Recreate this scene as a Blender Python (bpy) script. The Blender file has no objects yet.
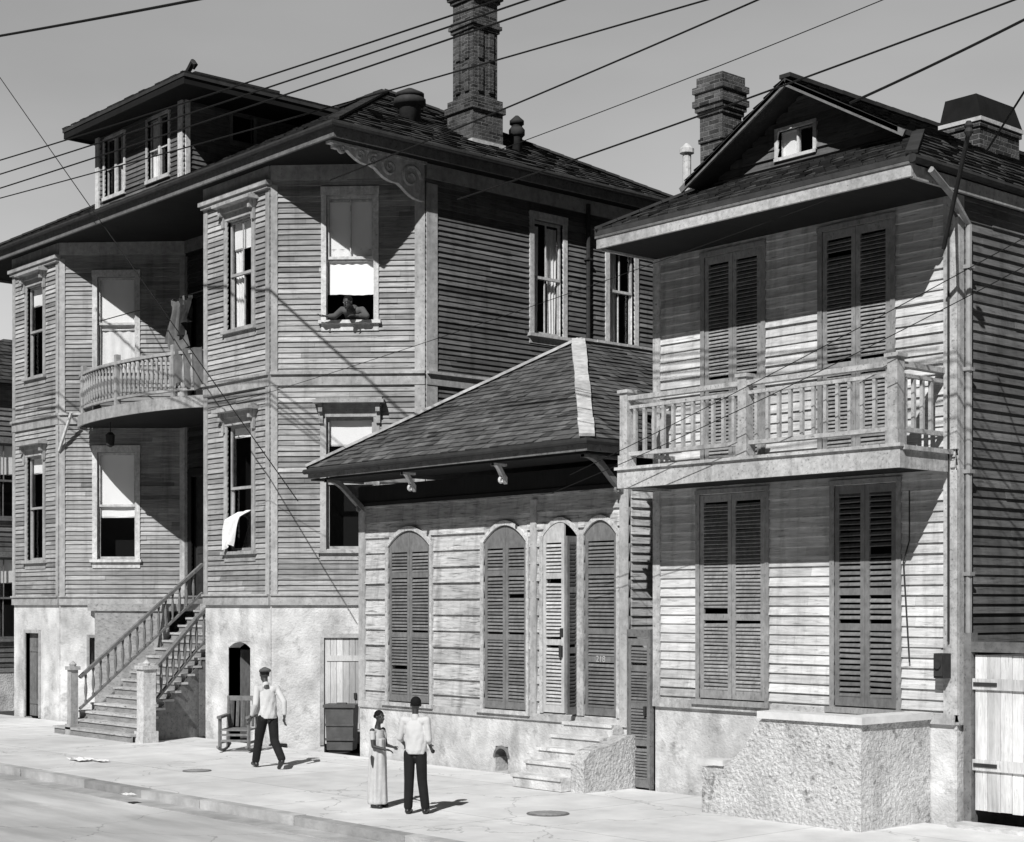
import bpy, math, random
from mathutils import Vector, Matrix
rnd = random.Random(7)
S = 0.9
scene = bpy.context.scene
COL = scene.collection
R = math.radians

# ------------------------------------------------------------------ camera helpers
CX, HY, FP, CH = 512.0, 605.0, 1630.0, 3.0
DX, DY = -0.749, 0.663
RX, RY = 0.663, 0.749
def at(px, py, Y):
    c = (px-CX)/FP
    dx, dy = DX+RX*c, DY+RY*c
    t = Y/dy
    return Vector((dx*t, Y, CH+(HY-py)*t/FP))

# ------------------------------------------------------------------ materials
def M_(nt, op, a, b=None):
    n = nt.nodes.new('ShaderNodeMath'); n.operation = op
    for i, v in enumerate((a, b)):
        if v is None: continue
        if isinstance(v, (int, float)): n.inputs[i].default_value = v
        else: nt.links.new(v, n.inputs[i])
    return n.outputs[0]
def noise(nt, vec, scale, detail=5, rough=.6):
    n = nt.nodes.new('ShaderNodeTexNoise'); n.inputs['Scale'].default_value = scale
    n.inputs['Detail'].default_value = detail; n.inputs['Roughness'].default_value = rough
    nt.links.new(vec, n.inputs['Vector']); return n.outputs[0]
def ramp(nt, v, a, b):
    n = nt.nodes.new('ShaderNodeMapRange'); n.inputs[1].default_value = a; n.inputs[2].default_value = b
    nt.links.new(v, n.inputs[0]); n.clamp = True
    return n.outputs[0]
def mat(name, base, var=.25, ns=4, stretch=(1,1,1), stain=.25, ss=.5, tone=.25, rough=.85, bump=.3, bs=30, bd=.01,
        spec=.2, peel=None, peel_t=(.55,.65), peel_s=6, brick=None, joints=None, cracks=False, metal=0, drip=0, drip_w=2.2):
    m = bpy.data.materials.new(name); m.use_nodes = True
    nt = m.node_tree; bsdf = nt.nodes['Principled BSDF']
    tc = nt.nodes.new('ShaderNodeTexCoord').outputs['Object']
    mp = nt.nodes.new('ShaderNodeMapping'); nt.links.new(tc, mp.inputs[0]); mp.inputs['Scale'].default_value = stretch
    n1 = noise(nt, mp.outputs[0], ns, 7)
    n2 = noise(nt, tc, ss, 4)
    at_ = nt.nodes.new('ShaderNodeAttribute'); at_.attribute_name = 'tone'
    def fac(v, k): return M_(nt, 'MAXIMUM', M_(nt, 'ADD', M_(nt, 'MULTIPLY', M_(nt, 'SUBTRACT', v, .5), 2*k), 1.0), .05)
    v = M_(nt, 'MULTIPLY', fac(n1, var*1.6), base)
    v = M_(nt, 'MULTIPLY', v, fac(n2, stain*1.8))
    v = M_(nt, 'MULTIPLY', v, fac(at_.outputs['Fac'], tone))
    h = noise(nt, mp.outputs[0], bs, 4)
    if drip:
        md = nt.nodes.new('ShaderNodeMapping'); nt.links.new(tc, md.inputs[0]); md.inputs['Scale'].default_value = (drip_w,drip_w,.22)
        dn = noise(nt, md.outputs[0], 2.2, 6, .65)
        v = M_(nt, 'MULTIPLY', v, M_(nt, 'SUBTRACT', 1.0, M_(nt, 'MULTIPLY', ramp(nt, dn, .5, .72), drip)))
    if peel is not None:
        pn = noise(nt, mp.outputs[0], peel_s, 6, .7)
        k = ramp(nt, pn, peel_t[0], peel_t[1])
        v = M_(nt, 'ADD', M_(nt, 'MULTIPLY', v, M_(nt, 'SUBTRACT', 1.0, k)), M_(nt, 'MULTIPLY', k, peel))
        h = M_(nt, 'SUBTRACT', h, M_(nt, 'MULTIPLY', k, .5))
    if brick:
        sx = nt.nodes.new('ShaderNodeSeparateXYZ'); nt.links.new(tc, sx.inputs[0])
        cb = nt.nodes.new('ShaderNodeCombineXYZ')
        nt.links.new(M_(nt, 'ADD', sx.outputs[0], sx.outputs[1]), cb.inputs[0]); nt.links.new(sx.outputs[2], cb.inputs[1])
        bt = nt.nodes.new('ShaderNodeTexBrick'); nt.links.new(cb.outputs[0], bt.inputs['Vector'])
        bt.inputs['Scale'].default_value = 1; bt.inputs['Brick Width'].default_value = .2; bt.inputs['Row Height'].default_value = .07
        bt.inputs['Mortar Size'].default_value = .008; bt.inputs['Mortar Smooth'].default_value = .3
        bt.inputs['Color1'].default_value = (.35,.35,.35,1); bt.inputs['Color2'].default_value = (1.5,1.5,1.5,1); bt.inputs['Mortar'].default_value = (brick,brick,brick,1)
        bw = nt.nodes.new('ShaderNodeRGBToBW'); nt.links.new(bt.outputs['Color'], bw.inputs[0])
        v = M_(nt, 'MULTIPLY', v, bw.outputs[0])
        h = M_(nt, 'SUBTRACT', M_(nt, 'MULTIPLY', h, .6), bt.outputs['Fac'])
    if joints:
        bt = nt.nodes.new('ShaderNodeTexBrick'); nt.links.new(tc, bt.inputs['Vector']); bt.offset = 0
        bt.inputs['Scale'].default_value = 1; bt.inputs['Brick Width'].default_value = joints[0]; bt.inputs['Row Height'].default_value = joints[1]
        bt.inputs['Mortar Size'].default_value = .012; bt.inputs['Mortar Smooth'].default_value = .5
        bt.inputs['Color1'].default_value = (.93,.93,.93,1); bt.inputs['Color2'].default_value = (1.06,1.06,1.06,1); bt.inputs['Mortar'].default_value = (.6,.6,.6,1)
        bw = nt.nodes.new('ShaderNodeRGBToBW'); nt.links.new(bt.outputs['Color'], bw.inputs[0])
        v = M_(nt, 'MULTIPLY', v, bw.outputs[0])
    if cracks:
        ad = nt.nodes.new('ShaderNodeVectorMath'); ad.operation = 'ADD'
        nn = nt.nodes.new('ShaderNodeTexNoise'); nn.inputs['Scale'].default_value = 1.5; nn.inputs['Detail'].default_value = 6; nt.links.new(tc, nn.inputs['Vector'])
        nt.links.new(tc, ad.inputs[0]); nt.links.new(nn.outputs['Color'], ad.inputs[1])
        vo = nt.nodes.new('ShaderNodeTexVoronoi'); vo.feature = 'DISTANCE_TO_EDGE'; vo.inputs['Scale'].default_value = .3
        nt.links.new(ad.outputs[0], vo.inputs['Vector'])
        k = ramp(nt, vo.outputs['Distance'], .001, .005)
        v = M_(nt, 'MULTIPLY', v, M_(nt, 'ADD', M_(nt, 'MULTIPLY', k, .35), .65))
    v = M_(nt, 'MINIMUM', v, .9)
    nt.links.new(v, bsdf.inputs['Base Color'])
    bsdf.inputs['Roughness'].default_value = rough
    bsdf.inputs['Specular IOR Level'].default_value = spec
    bsdf.inputs['Metallic'].default_value = metal
    b = nt.nodes.new('ShaderNodeBump'); b.inputs['Strength'].default_value = bump; b.inputs['Distance'].default_value = bd
    nt.links.new(h, b.inputs['Height']); nt.links.new(b.outputs[0], bsdf.inputs['Normal'])
    return m
HZ = (1,1,12)
VT = (12,12,1)
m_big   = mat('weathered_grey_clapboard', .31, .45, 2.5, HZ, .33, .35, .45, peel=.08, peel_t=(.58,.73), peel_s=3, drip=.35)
m_bigs  = mat('dark_shade_tone_clapboard', .14, .45, 2.5, HZ, .33, .35, .45, peel=.04, peel_t=(.56,.7), peel_s=3, drip=.4)  # side wall's shade put into the colour; also dark siding elsewhere
m_rec   = mat('shade_dark_porch_board', .04, .4, 2.5, HZ, .3, .35, .4, drip=.3)  # recess siding coloured near black to deepen the porch shade
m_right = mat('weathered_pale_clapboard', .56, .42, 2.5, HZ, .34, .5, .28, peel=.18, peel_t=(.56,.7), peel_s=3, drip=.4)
m_rside = mat('weathered_shade_tone_clapboard', .13, .45, 2.5, HZ, .38, .4, .35, peel=.05, peel_t=(.55,.68), peel_s=3, drip=.45)  # weathered side siding, darkened in colour to stand in for shade
m_cot   = mat('weathered_wide_board', .48, .48, 2.2, HZ, .34, .6, .28, peel=.14, peel_t=(.52,.66), peel_s=2.5, drip=.4)
m_trimb = mat('grey_trim_paint', .36, .35, 3, (3,3,3), .33, .6, .2, peel=.11, peel_t=(.58,.72), peel_s=8, drip=.35)
m_trimh = mat('pale_trim_board', .55, .38, 3, (4,4,4), .33, .6, .2, peel=.18, peel_t=(.57,.72), peel_s=7, drip=.35)
m_trimr = mat('weathered_trim_board', .44, .42, 3, (4,4,4), .33, .6, .22, peel=.12, peel_t=(.55,.7), peel_s=7, drip=.4)
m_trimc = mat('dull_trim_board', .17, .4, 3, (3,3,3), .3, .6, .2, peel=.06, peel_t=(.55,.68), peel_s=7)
m_shutr = mat('louvre_paint', .27, .38, 3, (6,6,3), .3, 1, .22, peel=.1, peel_t=(.56,.7), peel_s=5)
m_shutc = mat('dark_louvre_paint', .16, .38, 3, (6,6,3), .3, 1, .28, peel=.34, peel_t=(.63,.78), peel_s=6)
m_leaf  = mat('faded_pale_louvre_paint', .48, .35, 3, (6,6,3), .3, 1, .28, peel=.16, peel_t=(.6,.72), peel_s=6)
m_stucb = mat('mottled_plaster', .60, .34, 2.2, (1,1,1), .38, .9, .1, bump=.8, bs=22, bd=.025, peel=.28, peel_t=(.54,.74), peel_s=2.4, drip=.28, drip_w=.8)
m_stucr = mat('stained_stucco', .55, .38, 3, (1,1,1), .38, .9, .1, bump=.8, bs=22, bd=.025, peel=.22, peel_t=(.56,.75), peel_s=2.6, drip=.3, drip_w=.9)
m_cast  = mat('roughcast_plaster', .60, .38, 18, (1,1,1), .34, 1.1, .1, bump=1, bs=22, bd=.06, peel=.22, peel_t=(.6,.74), peel_s=6, drip=.3, drip_w=1)
m_coping= mat('smooth_plaster_cap', .58, .2, 6, (1,1,1), .25, .8, .1, bump=.4)
m_slate = mat('slate_shingle', .05, .35, 6, (1,1,1), .3, .5, .5, rough=.8, bump=.4, bs=30, spec=.15)
m_cslat = mat('cottage_slate', .10, .4, 6, (1,1,1), .3, .4, .5, rough=.8, bump=.4, bs=30, spec=.15)
m_ridge = mat('pale_ridge_mortar', .46, .4, 8, (1,1,1), .2, 1, .1, bump=.6)
m_brick = mat('soot_stained_brick', .075, .55, 5, (1,1,1), .45, .9, .1, bump=1, bs=30, bd=.03, brick=2.2)
m_sheet = mat('black_sheet_metal', .014, .3, 4, rough=.9, spec=.1)
m_walk  = mat('worn_concrete_paving', .62, .2, 1.6, (1,1,1), .24, .25, .1, bump=.35, bs=45, bd=.01, joints=(3.1,2.7), cracks=True, peel=.40, peel_t=(.6,.8), peel_s=1.1)
m_road  = mat('dusty_road_surface', .50, .28, 1.2, (.35,1.8,1), .3, .2, .1, bump=.6, bs=60, bd=.012, cracks=True, peel=.32, peel_t=(.53,.78), peel_s=.8)
m_unseen  = mat('dark_bounce_cut_road', .045, .3, 3, (1,1,1), .3, .3, .1, bump=.6, bs=60, bd=.01)
m_kerb  = mat('kerb_stone', .36, .38, 3, (1,1,1), .33, .5, .25, bump=.5, bs=30, bd=.02)
m_grnd  = mat('bare_yard_soil', .05, .4, 2, bump=.6, bd=.03)
m_dark  = mat('dark_interior', .005, .1, 2, bump=0)
m_soff  = mat('shade_black_board', .014, .3, 3, (6,1,1), .3, .8, .2)  # near-black boards: shade under eaves and in the porch put into the colour
m_cloth = mat('white_cotton', .8, .1, 5, stain=.1, bump=.4, bs=12, bd=.02)
m_shade = mat('white_roller_shade', .88, .06, 4, (1,1,.3), .1, 1, .1, bump=.1)
m_lace  = mat('thin_curtain', .82, .2, 10, (4,4,1), .15, 1, .1)
m_grey  = mat('grey_cloth', .13, .4, 6, stain=.3, bump=.5, bs=12, bd=.02)
m_gown  = mat('dark_garment_cloth', .03, .5, 8, stain=.3, bump=.6, bs=12, bd=.03)
m_capm  = mat('grey_wool_cap', .14, .3, 8)
m_pants = mat('dark_trousers', .02, .3, 8, stain=.2, bump=.5, bs=14, bd=.02)
m_shirt = mat('white_shirt', .74, .06, 8, stain=.08, bump=.45, bs=7, bd=.035)
m_skin  = mat('dark_skin', .05, .15, 6, stain=.1, rough=.5, bump=.1, spec=.5)
m_skin2 = mat('tanned_skin', .07, .15, 6, stain=.1, rough=.55, bump=.1, spec=.4)
m_hair  = mat('black_hair', .01, .3, 30, bump=.8, bs=80)
m_shoe  = mat('black_leather', .02, .2, 10, rough=.4, spec=.5)
m_eye   = mat('eye_white', .4, 0, 5, bump=0)
m_dress = mat('pale_dress_cotton', .66, .14, 16, stain=.12, bump=.4, bs=9, bd=.025)
m_wire  = mat('black_cable', .012, .1, 4, bump=0)
m_iron  = mat('rusty_iron', .035, .4, 8, rough=.75, spec=.2)
m_cover = mat('worn_cast_iron_cover', .15, .4, 10, rough=.7, spec=.2)
m_ltin  = mat('worn_downspout_metal', .30, .35, 5, stain=.3, rough=.6)
m_bin   = mat('dull_painted_bin', .09, .4, 5, stain=.3, rough=.6)
m_door  = mat('plank_door_paint', .48, .35, 3, VT, .3, .8, .3, peel=.24, peel_t=(.58,.7), peel_s=3)
m_gate  = mat('pale_gate_board', .62, .38, 3, VT, .33, .8, .3, peel=.25, peel_t=(.56,.72), peel_s=3, drip=.35)
m_step  = mat('worn_step_wood', .36, .35, 4, (1,1,4), .3, .9, .3, peel=.15)
m_wood  = mat('bare_wood', .17, .4, 5, (3,3,3), .3, 1, .3)
m_paper = mat('crumpled_paper', .7, .1, 6, bump=.6, bs=10, bd=.03)
def glass():
    m = bpy.data.materials.new('window_glass'); m.use_nodes = True; nt = m.node_tree
    nt.nodes.remove(nt.nodes['Principled BSDF'])
    o = nt.nodes['Material Output']; t = nt.nodes.new('ShaderNodeBsdfTransparent'); g = nt.nodes.new('ShaderNodeBsdfGlossy')
    g.inputs['Roughness'].default_value = .04; t.inputs[0].default_value = (1,1,1,1)
    tc = nt.nodes.new('ShaderNodeTexCoord'); n = nt.nodes.new('ShaderNodeTexNoise'); n.inputs['Scale'].default_value = 2.5
    nt.links.new(tc.outputs['Object'], n.inputs['Vector'])
    b = nt.nodes.new('ShaderNodeBump'); b.inputs['Strength'].default_value = .15; b.inputs['Distance'].default_value = .03
    nt.links.new(n.outputs[0], b.inputs['Height']); nt.links.new(b.outputs[0], g.inputs['Normal'])
    x = nt.nodes.new('ShaderNodeMixShader'); x.inputs[0].default_value = .07
    nt.links.new(t.outputs[0], x.inputs[1]); nt.links.new(g.outputs[0], x.inputs[2]); nt.links.new(x.outputs[0], o.inputs['Surface'])
    return m
m_glass = glass()

# ------------------------------------------------------------------ mesh builder
class F:
    """a vertical facade: u runs left to right seen from outside, w is outward"""
    def __init__(s, p0, p1):
        s.o = Vector((p0[0], p0[1], 0)); d = Vector((p1[0]-p0[0], p1[1]-p0[1], 0)); s.L = d.length
        s.U = d.normalized(); s.N = Vector((s.U.y, -s.U.x, 0))
    def P(s, u, w, z): 
        v = s.o + s.U*u + s.N*w; return Vector((v.x, v.y, z))
def root_of(o):
    while o.parent: o = o.parent
    return o
ROOTLOC = {}
class MB:
    def __init__(s): s.v = []; s.f = []; s.t = []
    def add(s, vs, fs, tone=.5):
        b = len(s.v); s.v += [Vector(p) for p in vs]
        for f in fs: s.f.append([b+i for i in f]); s.t.append(tone)
        return s
    def hexa(s, p, tone=.5):
        return s.add(p, [(3,2,1,0),(4,5,6,7),(0,1,5,4),(1,2,6,5),(2,3,7,6),(3,0,4,7)], tone)
    def box(s, x0,x1,y0,y1,z0,z1, tone=.5):
        return s.hexa([(x0,y0,z0),(x1,y0,z0),(x1,y1,z0),(x0,y1,z0),(x0,y0,z1),(x1,y0,z1),(x1,y1,z1),(x0,y1,z1)], tone)
    def fbox(s, f, u0,u1,w0,w1,z0,z1, tone=.5):
        P = f.P
        return s.hexa([P(u0,w1,z0),P(u1,w1,z0),P(u1,w0,z0),P(u0,w0,z0),P(u0,w1,z1),P(u1,w1,z1),P(u1,w0,z1),P(u0,w0,z1)], tone)
    def prism(s, pts, off, tone=.5):
        n = len(pts); off = Vector(off)
        a = [Vector(p) for p in pts]; b = [p+off for p in a]
        fs = [tuple(range(n))[::-1], tuple(range(n,2*n))] + [(i,(i+1)%n,n+(i+1)%n,n+i) for i in range(n)]
        return s.add(a+b, fs, tone)
    def fprism(s, f, pts, w0, w1, tone=.5):
        return s.prism([f.P(u,w0,z) for u,z in pts], f.N*(w1-w0), tone)
    def bar(s, a, b, wd, ht, up=(0,0,1), tone=.5):
        a = Vector(a); b = Vector(b); d = (b-a).normalized(); up = Vector(up)
        r = d.cross(up)
        if r.length < 1e-4: r = Vector((1,0,0))
        r.normalize(); q = r.cross(d)
        c = [(-1,-1),(1,-1),(1,1),(-1,1)]
        return s.hexa([a+r*i*wd/2+q*j*ht/2 for i,j in c]+[b+r*i*wd/2+q*j*ht/2 for i,j in c], tone)
    def tube(s, pts, rad, n=10, tone=.5):
        pts = [Vector(p) for p in pts]
        if not isinstance(rad, (list,tuple)): rad = [rad]*len(pts)
        vs = []; prev = None
        for i, p in enumerate(pts):
            d = (pts[min(i+1,len(pts)-1)]-pts[max(i-1,0)]).normalized()
            r = prev - d*prev.dot(d) if prev else d.cross(Vector((0,0,1)) if abs(d.z)<.95 else Vector((0,1,0)))
            r.normalize(); prev = r; q = d.cross(r)
            for k in range(n):
                a = 2*math.pi*k/n; vs.append(p+(r*math.cos(a)+q*math.sin(a))*rad[i])
        m = len(pts)
        fs = [(i*n+k, i*n+(k+1)%n, (i+1)*n+(k+1)%n, (i+1)*n+k) for i in range(m-1) for k in range(n)]
        fs += [tuple(range(n))[::-1], tuple((m-1)*n+k for k in range(n))]
        return s.add(vs, fs, tone)
    def lathe(s, c, prof, n=16, tone=.5, wob=None):
        c = Vector(c); vs = []
        for r, z in prof:
            for k in range(n):
                a = 2*math.pi*k/n; rr = r*(wob(a, z) if wob else 1)
                vs.append(c+Vector((rr*math.cos(a), rr*math.sin(a), z)))
        m = len(prof)
        fs = [(i*n+k, i*n+(k+1)%n, (i+1)*n+(k+1)%n, (i+1)*n+k) for i in range(m-1) for k in range(n)]
        fs += [tuple(range(n))[::-1], tuple((m-1)*n+k for k in range(n))]
        return s.add(vs, fs, tone)
    def ell(s, c, r, B=None, n=14, m=9, tone=.5):
        c = Vector(c); B = B or (Vector((1,0,0)),Vector((0,1,0)),Vector((0,0,1)))
        vs = []
        for i in range(m+1):
            th = math.pi*(i+.02)/(m+.04)
            for k in range(n):
                a = 2*math.pi*k/n
                vs.append(c+B[0]*r[0]*math.sin(th)*math.cos(a)+B[1]*r[1]*math.sin(th)*math.sin(a)+B[2]*r[2]*math.cos(th))
        fs = [(i*n+k, (i+1)*n+k, (i+1)*n+(k+1)%n, i*n+(k+1)%n) for i in range(m) for k in range(n)]
        fs += [tuple(range(n)), tuple(m*n+k for k in range(n))[::-1]]
        return s.add(vs, fs, tone)
    def limb(s, a, ra, b, rb):
        s.tube([a,b],[ra,rb],12); s.ell(a,(ra,)*3,n=12,m=8); s.ell(b,(rb,)*3,n=12,m=8); return s
    def build(s, name, m, parent=None, smooth=False, org=None, remesh=None, sm=3, label=None):
        rl = ROOTLOC.get(root_of(parent).name, Vector()) if parent else Vector()
        o_ = Vector(org) if org is not None else rl
        me = bpy.data.meshes.new(name)
        me.from_pydata([tuple((p-o_)*S) for p in s.v], [], s.f)
        a = me.attributes.new('tone', 'FLOAT', 'FACE'); a.data.foreach_set('value', s.t)
        if smooth: me.polygons.foreach_set('use_smooth', [True]*len(me.polygons))
        me.materials.append(m); me.update()
        ob = bpy.data.objects.new(name, me); COL.objects.link(ob)
        if parent: ob.parent = parent; ob.location = (o_-rl)*S
        else: ob.location = o_*S; ROOTLOC[ob.name] = o_
        if remesh:
            r = ob.modifiers.new('remesh','REMESH'); r.mode = 'VOXEL'; r.voxel_size = remesh*S; r.use_smooth_shade = True
            if sm: q = ob.modifiers.new('smooth','SMOOTH'); q.iterations = sm; q.factor = .5
        if label: ob['label'] = label
        return ob
def thing(name, label, cat, loc, group=None):
    o = bpy.data.objects.new(name, None); COL.objects.link(o); o.location = Vector(loc)*S; ROOTLOC[o.name] = Vector(loc)
    o.empty_display_size = .3; o['label'] = label; o['category'] = cat
    if group: o['group'] = group
    return o
def tag(o, label, cat, group=None):
    o['label'] = label; o['category'] = cat
    if group: o['group'] = group
    return o
def struct(o): o['kind'] = 'structure'; return o
def place_copies(o, positions):
    rl = ROOTLOC[root_of(o).name]
    for p in positions:
        c = o.copy(); COL.objects.link(c); c.parent = o.parent; c.location = (Vector(p)-rl)*S

# ------------------------------------------------------------------ wall helpers
def cut(segs, a, b):
    out = []
    for x, y in segs:
        if b <= x or a >= y: out.append((x,y)); continue
        if a > x: out.append((x,a))
        if b < y: out.append((b,y))
    return out
def siding(mb, f, z0, z1, pitch, ops=(), proud=.032, u0=0, u1=None, joint=4.0, lim=None):
    u1 = f.L if u1 is None else u1
    z = z0
    while z < z1-1e-4:
        zt = min(z+pitch, z1)
        zs = sorted(set([z, zt]+[q for o in ops for q in (o[2], o[3]) if z+.004 < q < zt-.004]))
        js = []; x = u0+rnd.uniform(.5, joint)
        while x < u1: js.append(x); x += rnd.uniform(joint*.5, joint*1.3)
        tones = [min(1,max(0,rnd.gauss(.5,.22))) for _ in range(len(js)+1)]
        dj = [rnd.uniform(-.008,.010) for _ in range(len(js)+1)]
        for za, zb in zip(zs[:-1], zs[1:]):
            a, b = u0, u1
            if lim: a, b = lim((za+zb)/2)
            segs = [(a,b)] if b > a else []
            for o in ops:
                if o[2] < zb-.003 and o[3] > za+.003: segs = cut(segs, o[0], o[1])
            for (p, q) in segs:
                pts = [p]+[j for j in js if p+.03 < j < q-.03]+[q]
                for i in range(len(pts)-1):
                    k = sum(1 for j in js if j <= (pts[i]+pts[i+1])/2)
                    pr = proud+dj[k]
                    wa = .004+pr*(1-(za-z)/pitch); wb = .004+pr*(1-(zb-z)/pitch)
                    e = .003 if i < len(pts)-2 else 0
                    P = f.P; A = pts[i]; B = pts[i+1]-e
                    mb.hexa([P(A,wa,za),P(B,wa,za),P(B,-.05,za),P(A,-.05,za),P(A,wb,zb),P(B,wb,zb),P(B,-.05,zb),P(A,-.05,zb)], tones[k])
        z = zt
def panel(mb, f, z0, z1, ops=(), w0=-.2, w1=0, u0=.012, u1=None):
    u1 = f.L-.012 if u1 is None else u1
    us = sorted(set([u0,u1]+[q for o in ops for q in o[:2] if u0<q<u1])); zs = sorted(set([z0,z1]+[q for o in ops for q in o[2:] if z0<q<z1]))
    for a,b in zip(us[:-1],us[1:]):
        for c,d in zip(zs[:-1],zs[1:]):
            um, zm = (a+b)/2,(c+d)/2
            if any(o[0]<um<o[1] and o[2]<zm<o[3] for o in ops): continue
            mb.fbox(f,a,b,w0,w1,c,d)
def shingles(mb, A,B,C,D, rows, tw, lift=.03):
    A,B,C,D = map(Vector,(A,B,C,D)); U=(B-A).normalized(); V=(C-A)-U*U.dot(C-A); N=U.cross(V).normalized()
    if N.z<0: N=-N
    for i in range(rows):
        t0,t1=i/rows,(i+1)/rows
        L=lambda t:U.dot(A.lerp(C,t)-A); Rr=lambda t:U.dot(B.lerp(D,t)-A)
        L0,R0,L1,R1=L(t0),Rr(t0),L(t1),Rr(t1)
        s=min(L0,L1)-tw*(.5 if i%2 else 0)
        while s<max(R0,R1):
            e=s+tw*rnd.uniform(.85,1.15)
            a0,b0=max(s,L0),min(e-.008,R0); a1,b1=max(s,L1),min(e-.008,R1)
            if b0>a0 or b1>a1:
                b0=max(a0,b0); b1=max(a1,b1)
                a0=min(a0,R0); b0=min(max(b0,a0),R0) if R0>a0 else a0; a1=min(a1,R1); b1=min(max(b1,a1),R1) if R1>a1 else a1
                lf=lift*rnd.uniform(.6,1.5); base0=A+V*t0; base1=A+V*t1
                p0=base0+U*a0+N*lf; p1=base0+U*b0+N*lf; p2=base1+U*b1+N*.006; p3=base1+U*a1+N*.006
                q0=base0+U*a0; q1=base0+U*b0
                tn=min(1,max(0,rnd.gauss(.5,.22)))
                mb.add([p0,p1,p2,p3,q0,q1],[(0,1,2,3),(4,5,1,0)],tn)
            s=e
def slab(mb, pts, th=.08):
    mb.prism([Vector(p)-Vector((0,0,th)) for p in pts], (0,0,th-.004))
def louvre(mb, f, u0,u1,z0,z1,w,top=None,mids=(.42,),st=.07,pitch=.062,th=.035,miss=.015,fill=.010):
    tf = top or (lambda u: z1)
    rz = min(tf(u0),tf(u1))-.11
    for a,b in ((u0,u0+st),(u1-st,u1)):
        P=f.P
        mb.hexa([P(a,w+th,z0),P(b,w+th,z0),P(b,w,z0),P(a,w,z0),P(a,w+th,tf(a)),P(b,w+th,tf(b)),P(b,w,tf(b)),P(a,w,tf(a))], .55)
    n=6
    for i in range(n):
        a=u0+st+(u1-u0-2*st)*i/n; b=u0+st+(u1-u0-2*st)*(i+1)/n; P=f.P; w1=w+th-.002
        mb.hexa([P(a,w1,rz),P(b,w1,rz),P(b,w,rz),P(a,w,rz),P(a,w1,tf(a)),P(b,w1,tf(b)),P(b,w,tf(b)),P(a,w,tf(a))], .55)
    rails=[(z0,z0+.13)]+[(z0+(z1-z0)*m-.05,z0+(z1-z0)*m+.05) for m in mids]
    for a,b in rails: mb.fbox(f,u0+st,u1-st,w,w+th-.002,a,b,.55)
    z=z0+.16
    while z<rz-.02:
        if not any(a-.02<z<b+.02 for a,b in rails):
            a,b=u0+st,u1-st; c=w+th/2; j=rnd.uniform(-.007,.007); P=f.P
            if rnd.random()>miss:
                mb.hexa([P(a,c+.018,z-.024+j),P(b,c+.018,z-.024),P(b,c-.016,z+.016),P(a,c-.016,z+.016+j),P(a,c+.018,z-.024+fill+j),P(b,c+.018,z-.024+fill),P(b,c-.016,z+.016+fill),P(a,c-.016,z+.016+fill+j)], rnd.uniform(.15,.85))
        z+=pitch
def sheet(mb, f, u0,u1,z0,z1,w,amp=.03,waves=4,nu=28,nz=8,hem=0,taper=0):
    vs=[];fs=[]
    for j in range(nz+1):
        for i in range(nu+1):
            x=i/nu; y=j/nz; uc=(u0+u1)/2
            u=u0+(u1-u0)*x; u=uc+(u-uc)*(1-taper*(1-y))
            vs.append(f.P(u, w+amp*math.sin(waves*2*math.pi*x+1.3*y)*(1.1-.5*y), z0+(z1-z0)*y+hem*math.sin(x*7)*(1-y)))
    for j in range(nz):
        for i in range(nu): fs.append((j*(nu+1)+i,j*(nu+1)+i+1,(j+1)*(nu+1)+i+1,(j+1)*(nu+1)+i))
    mb.add(vs,fs)
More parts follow.
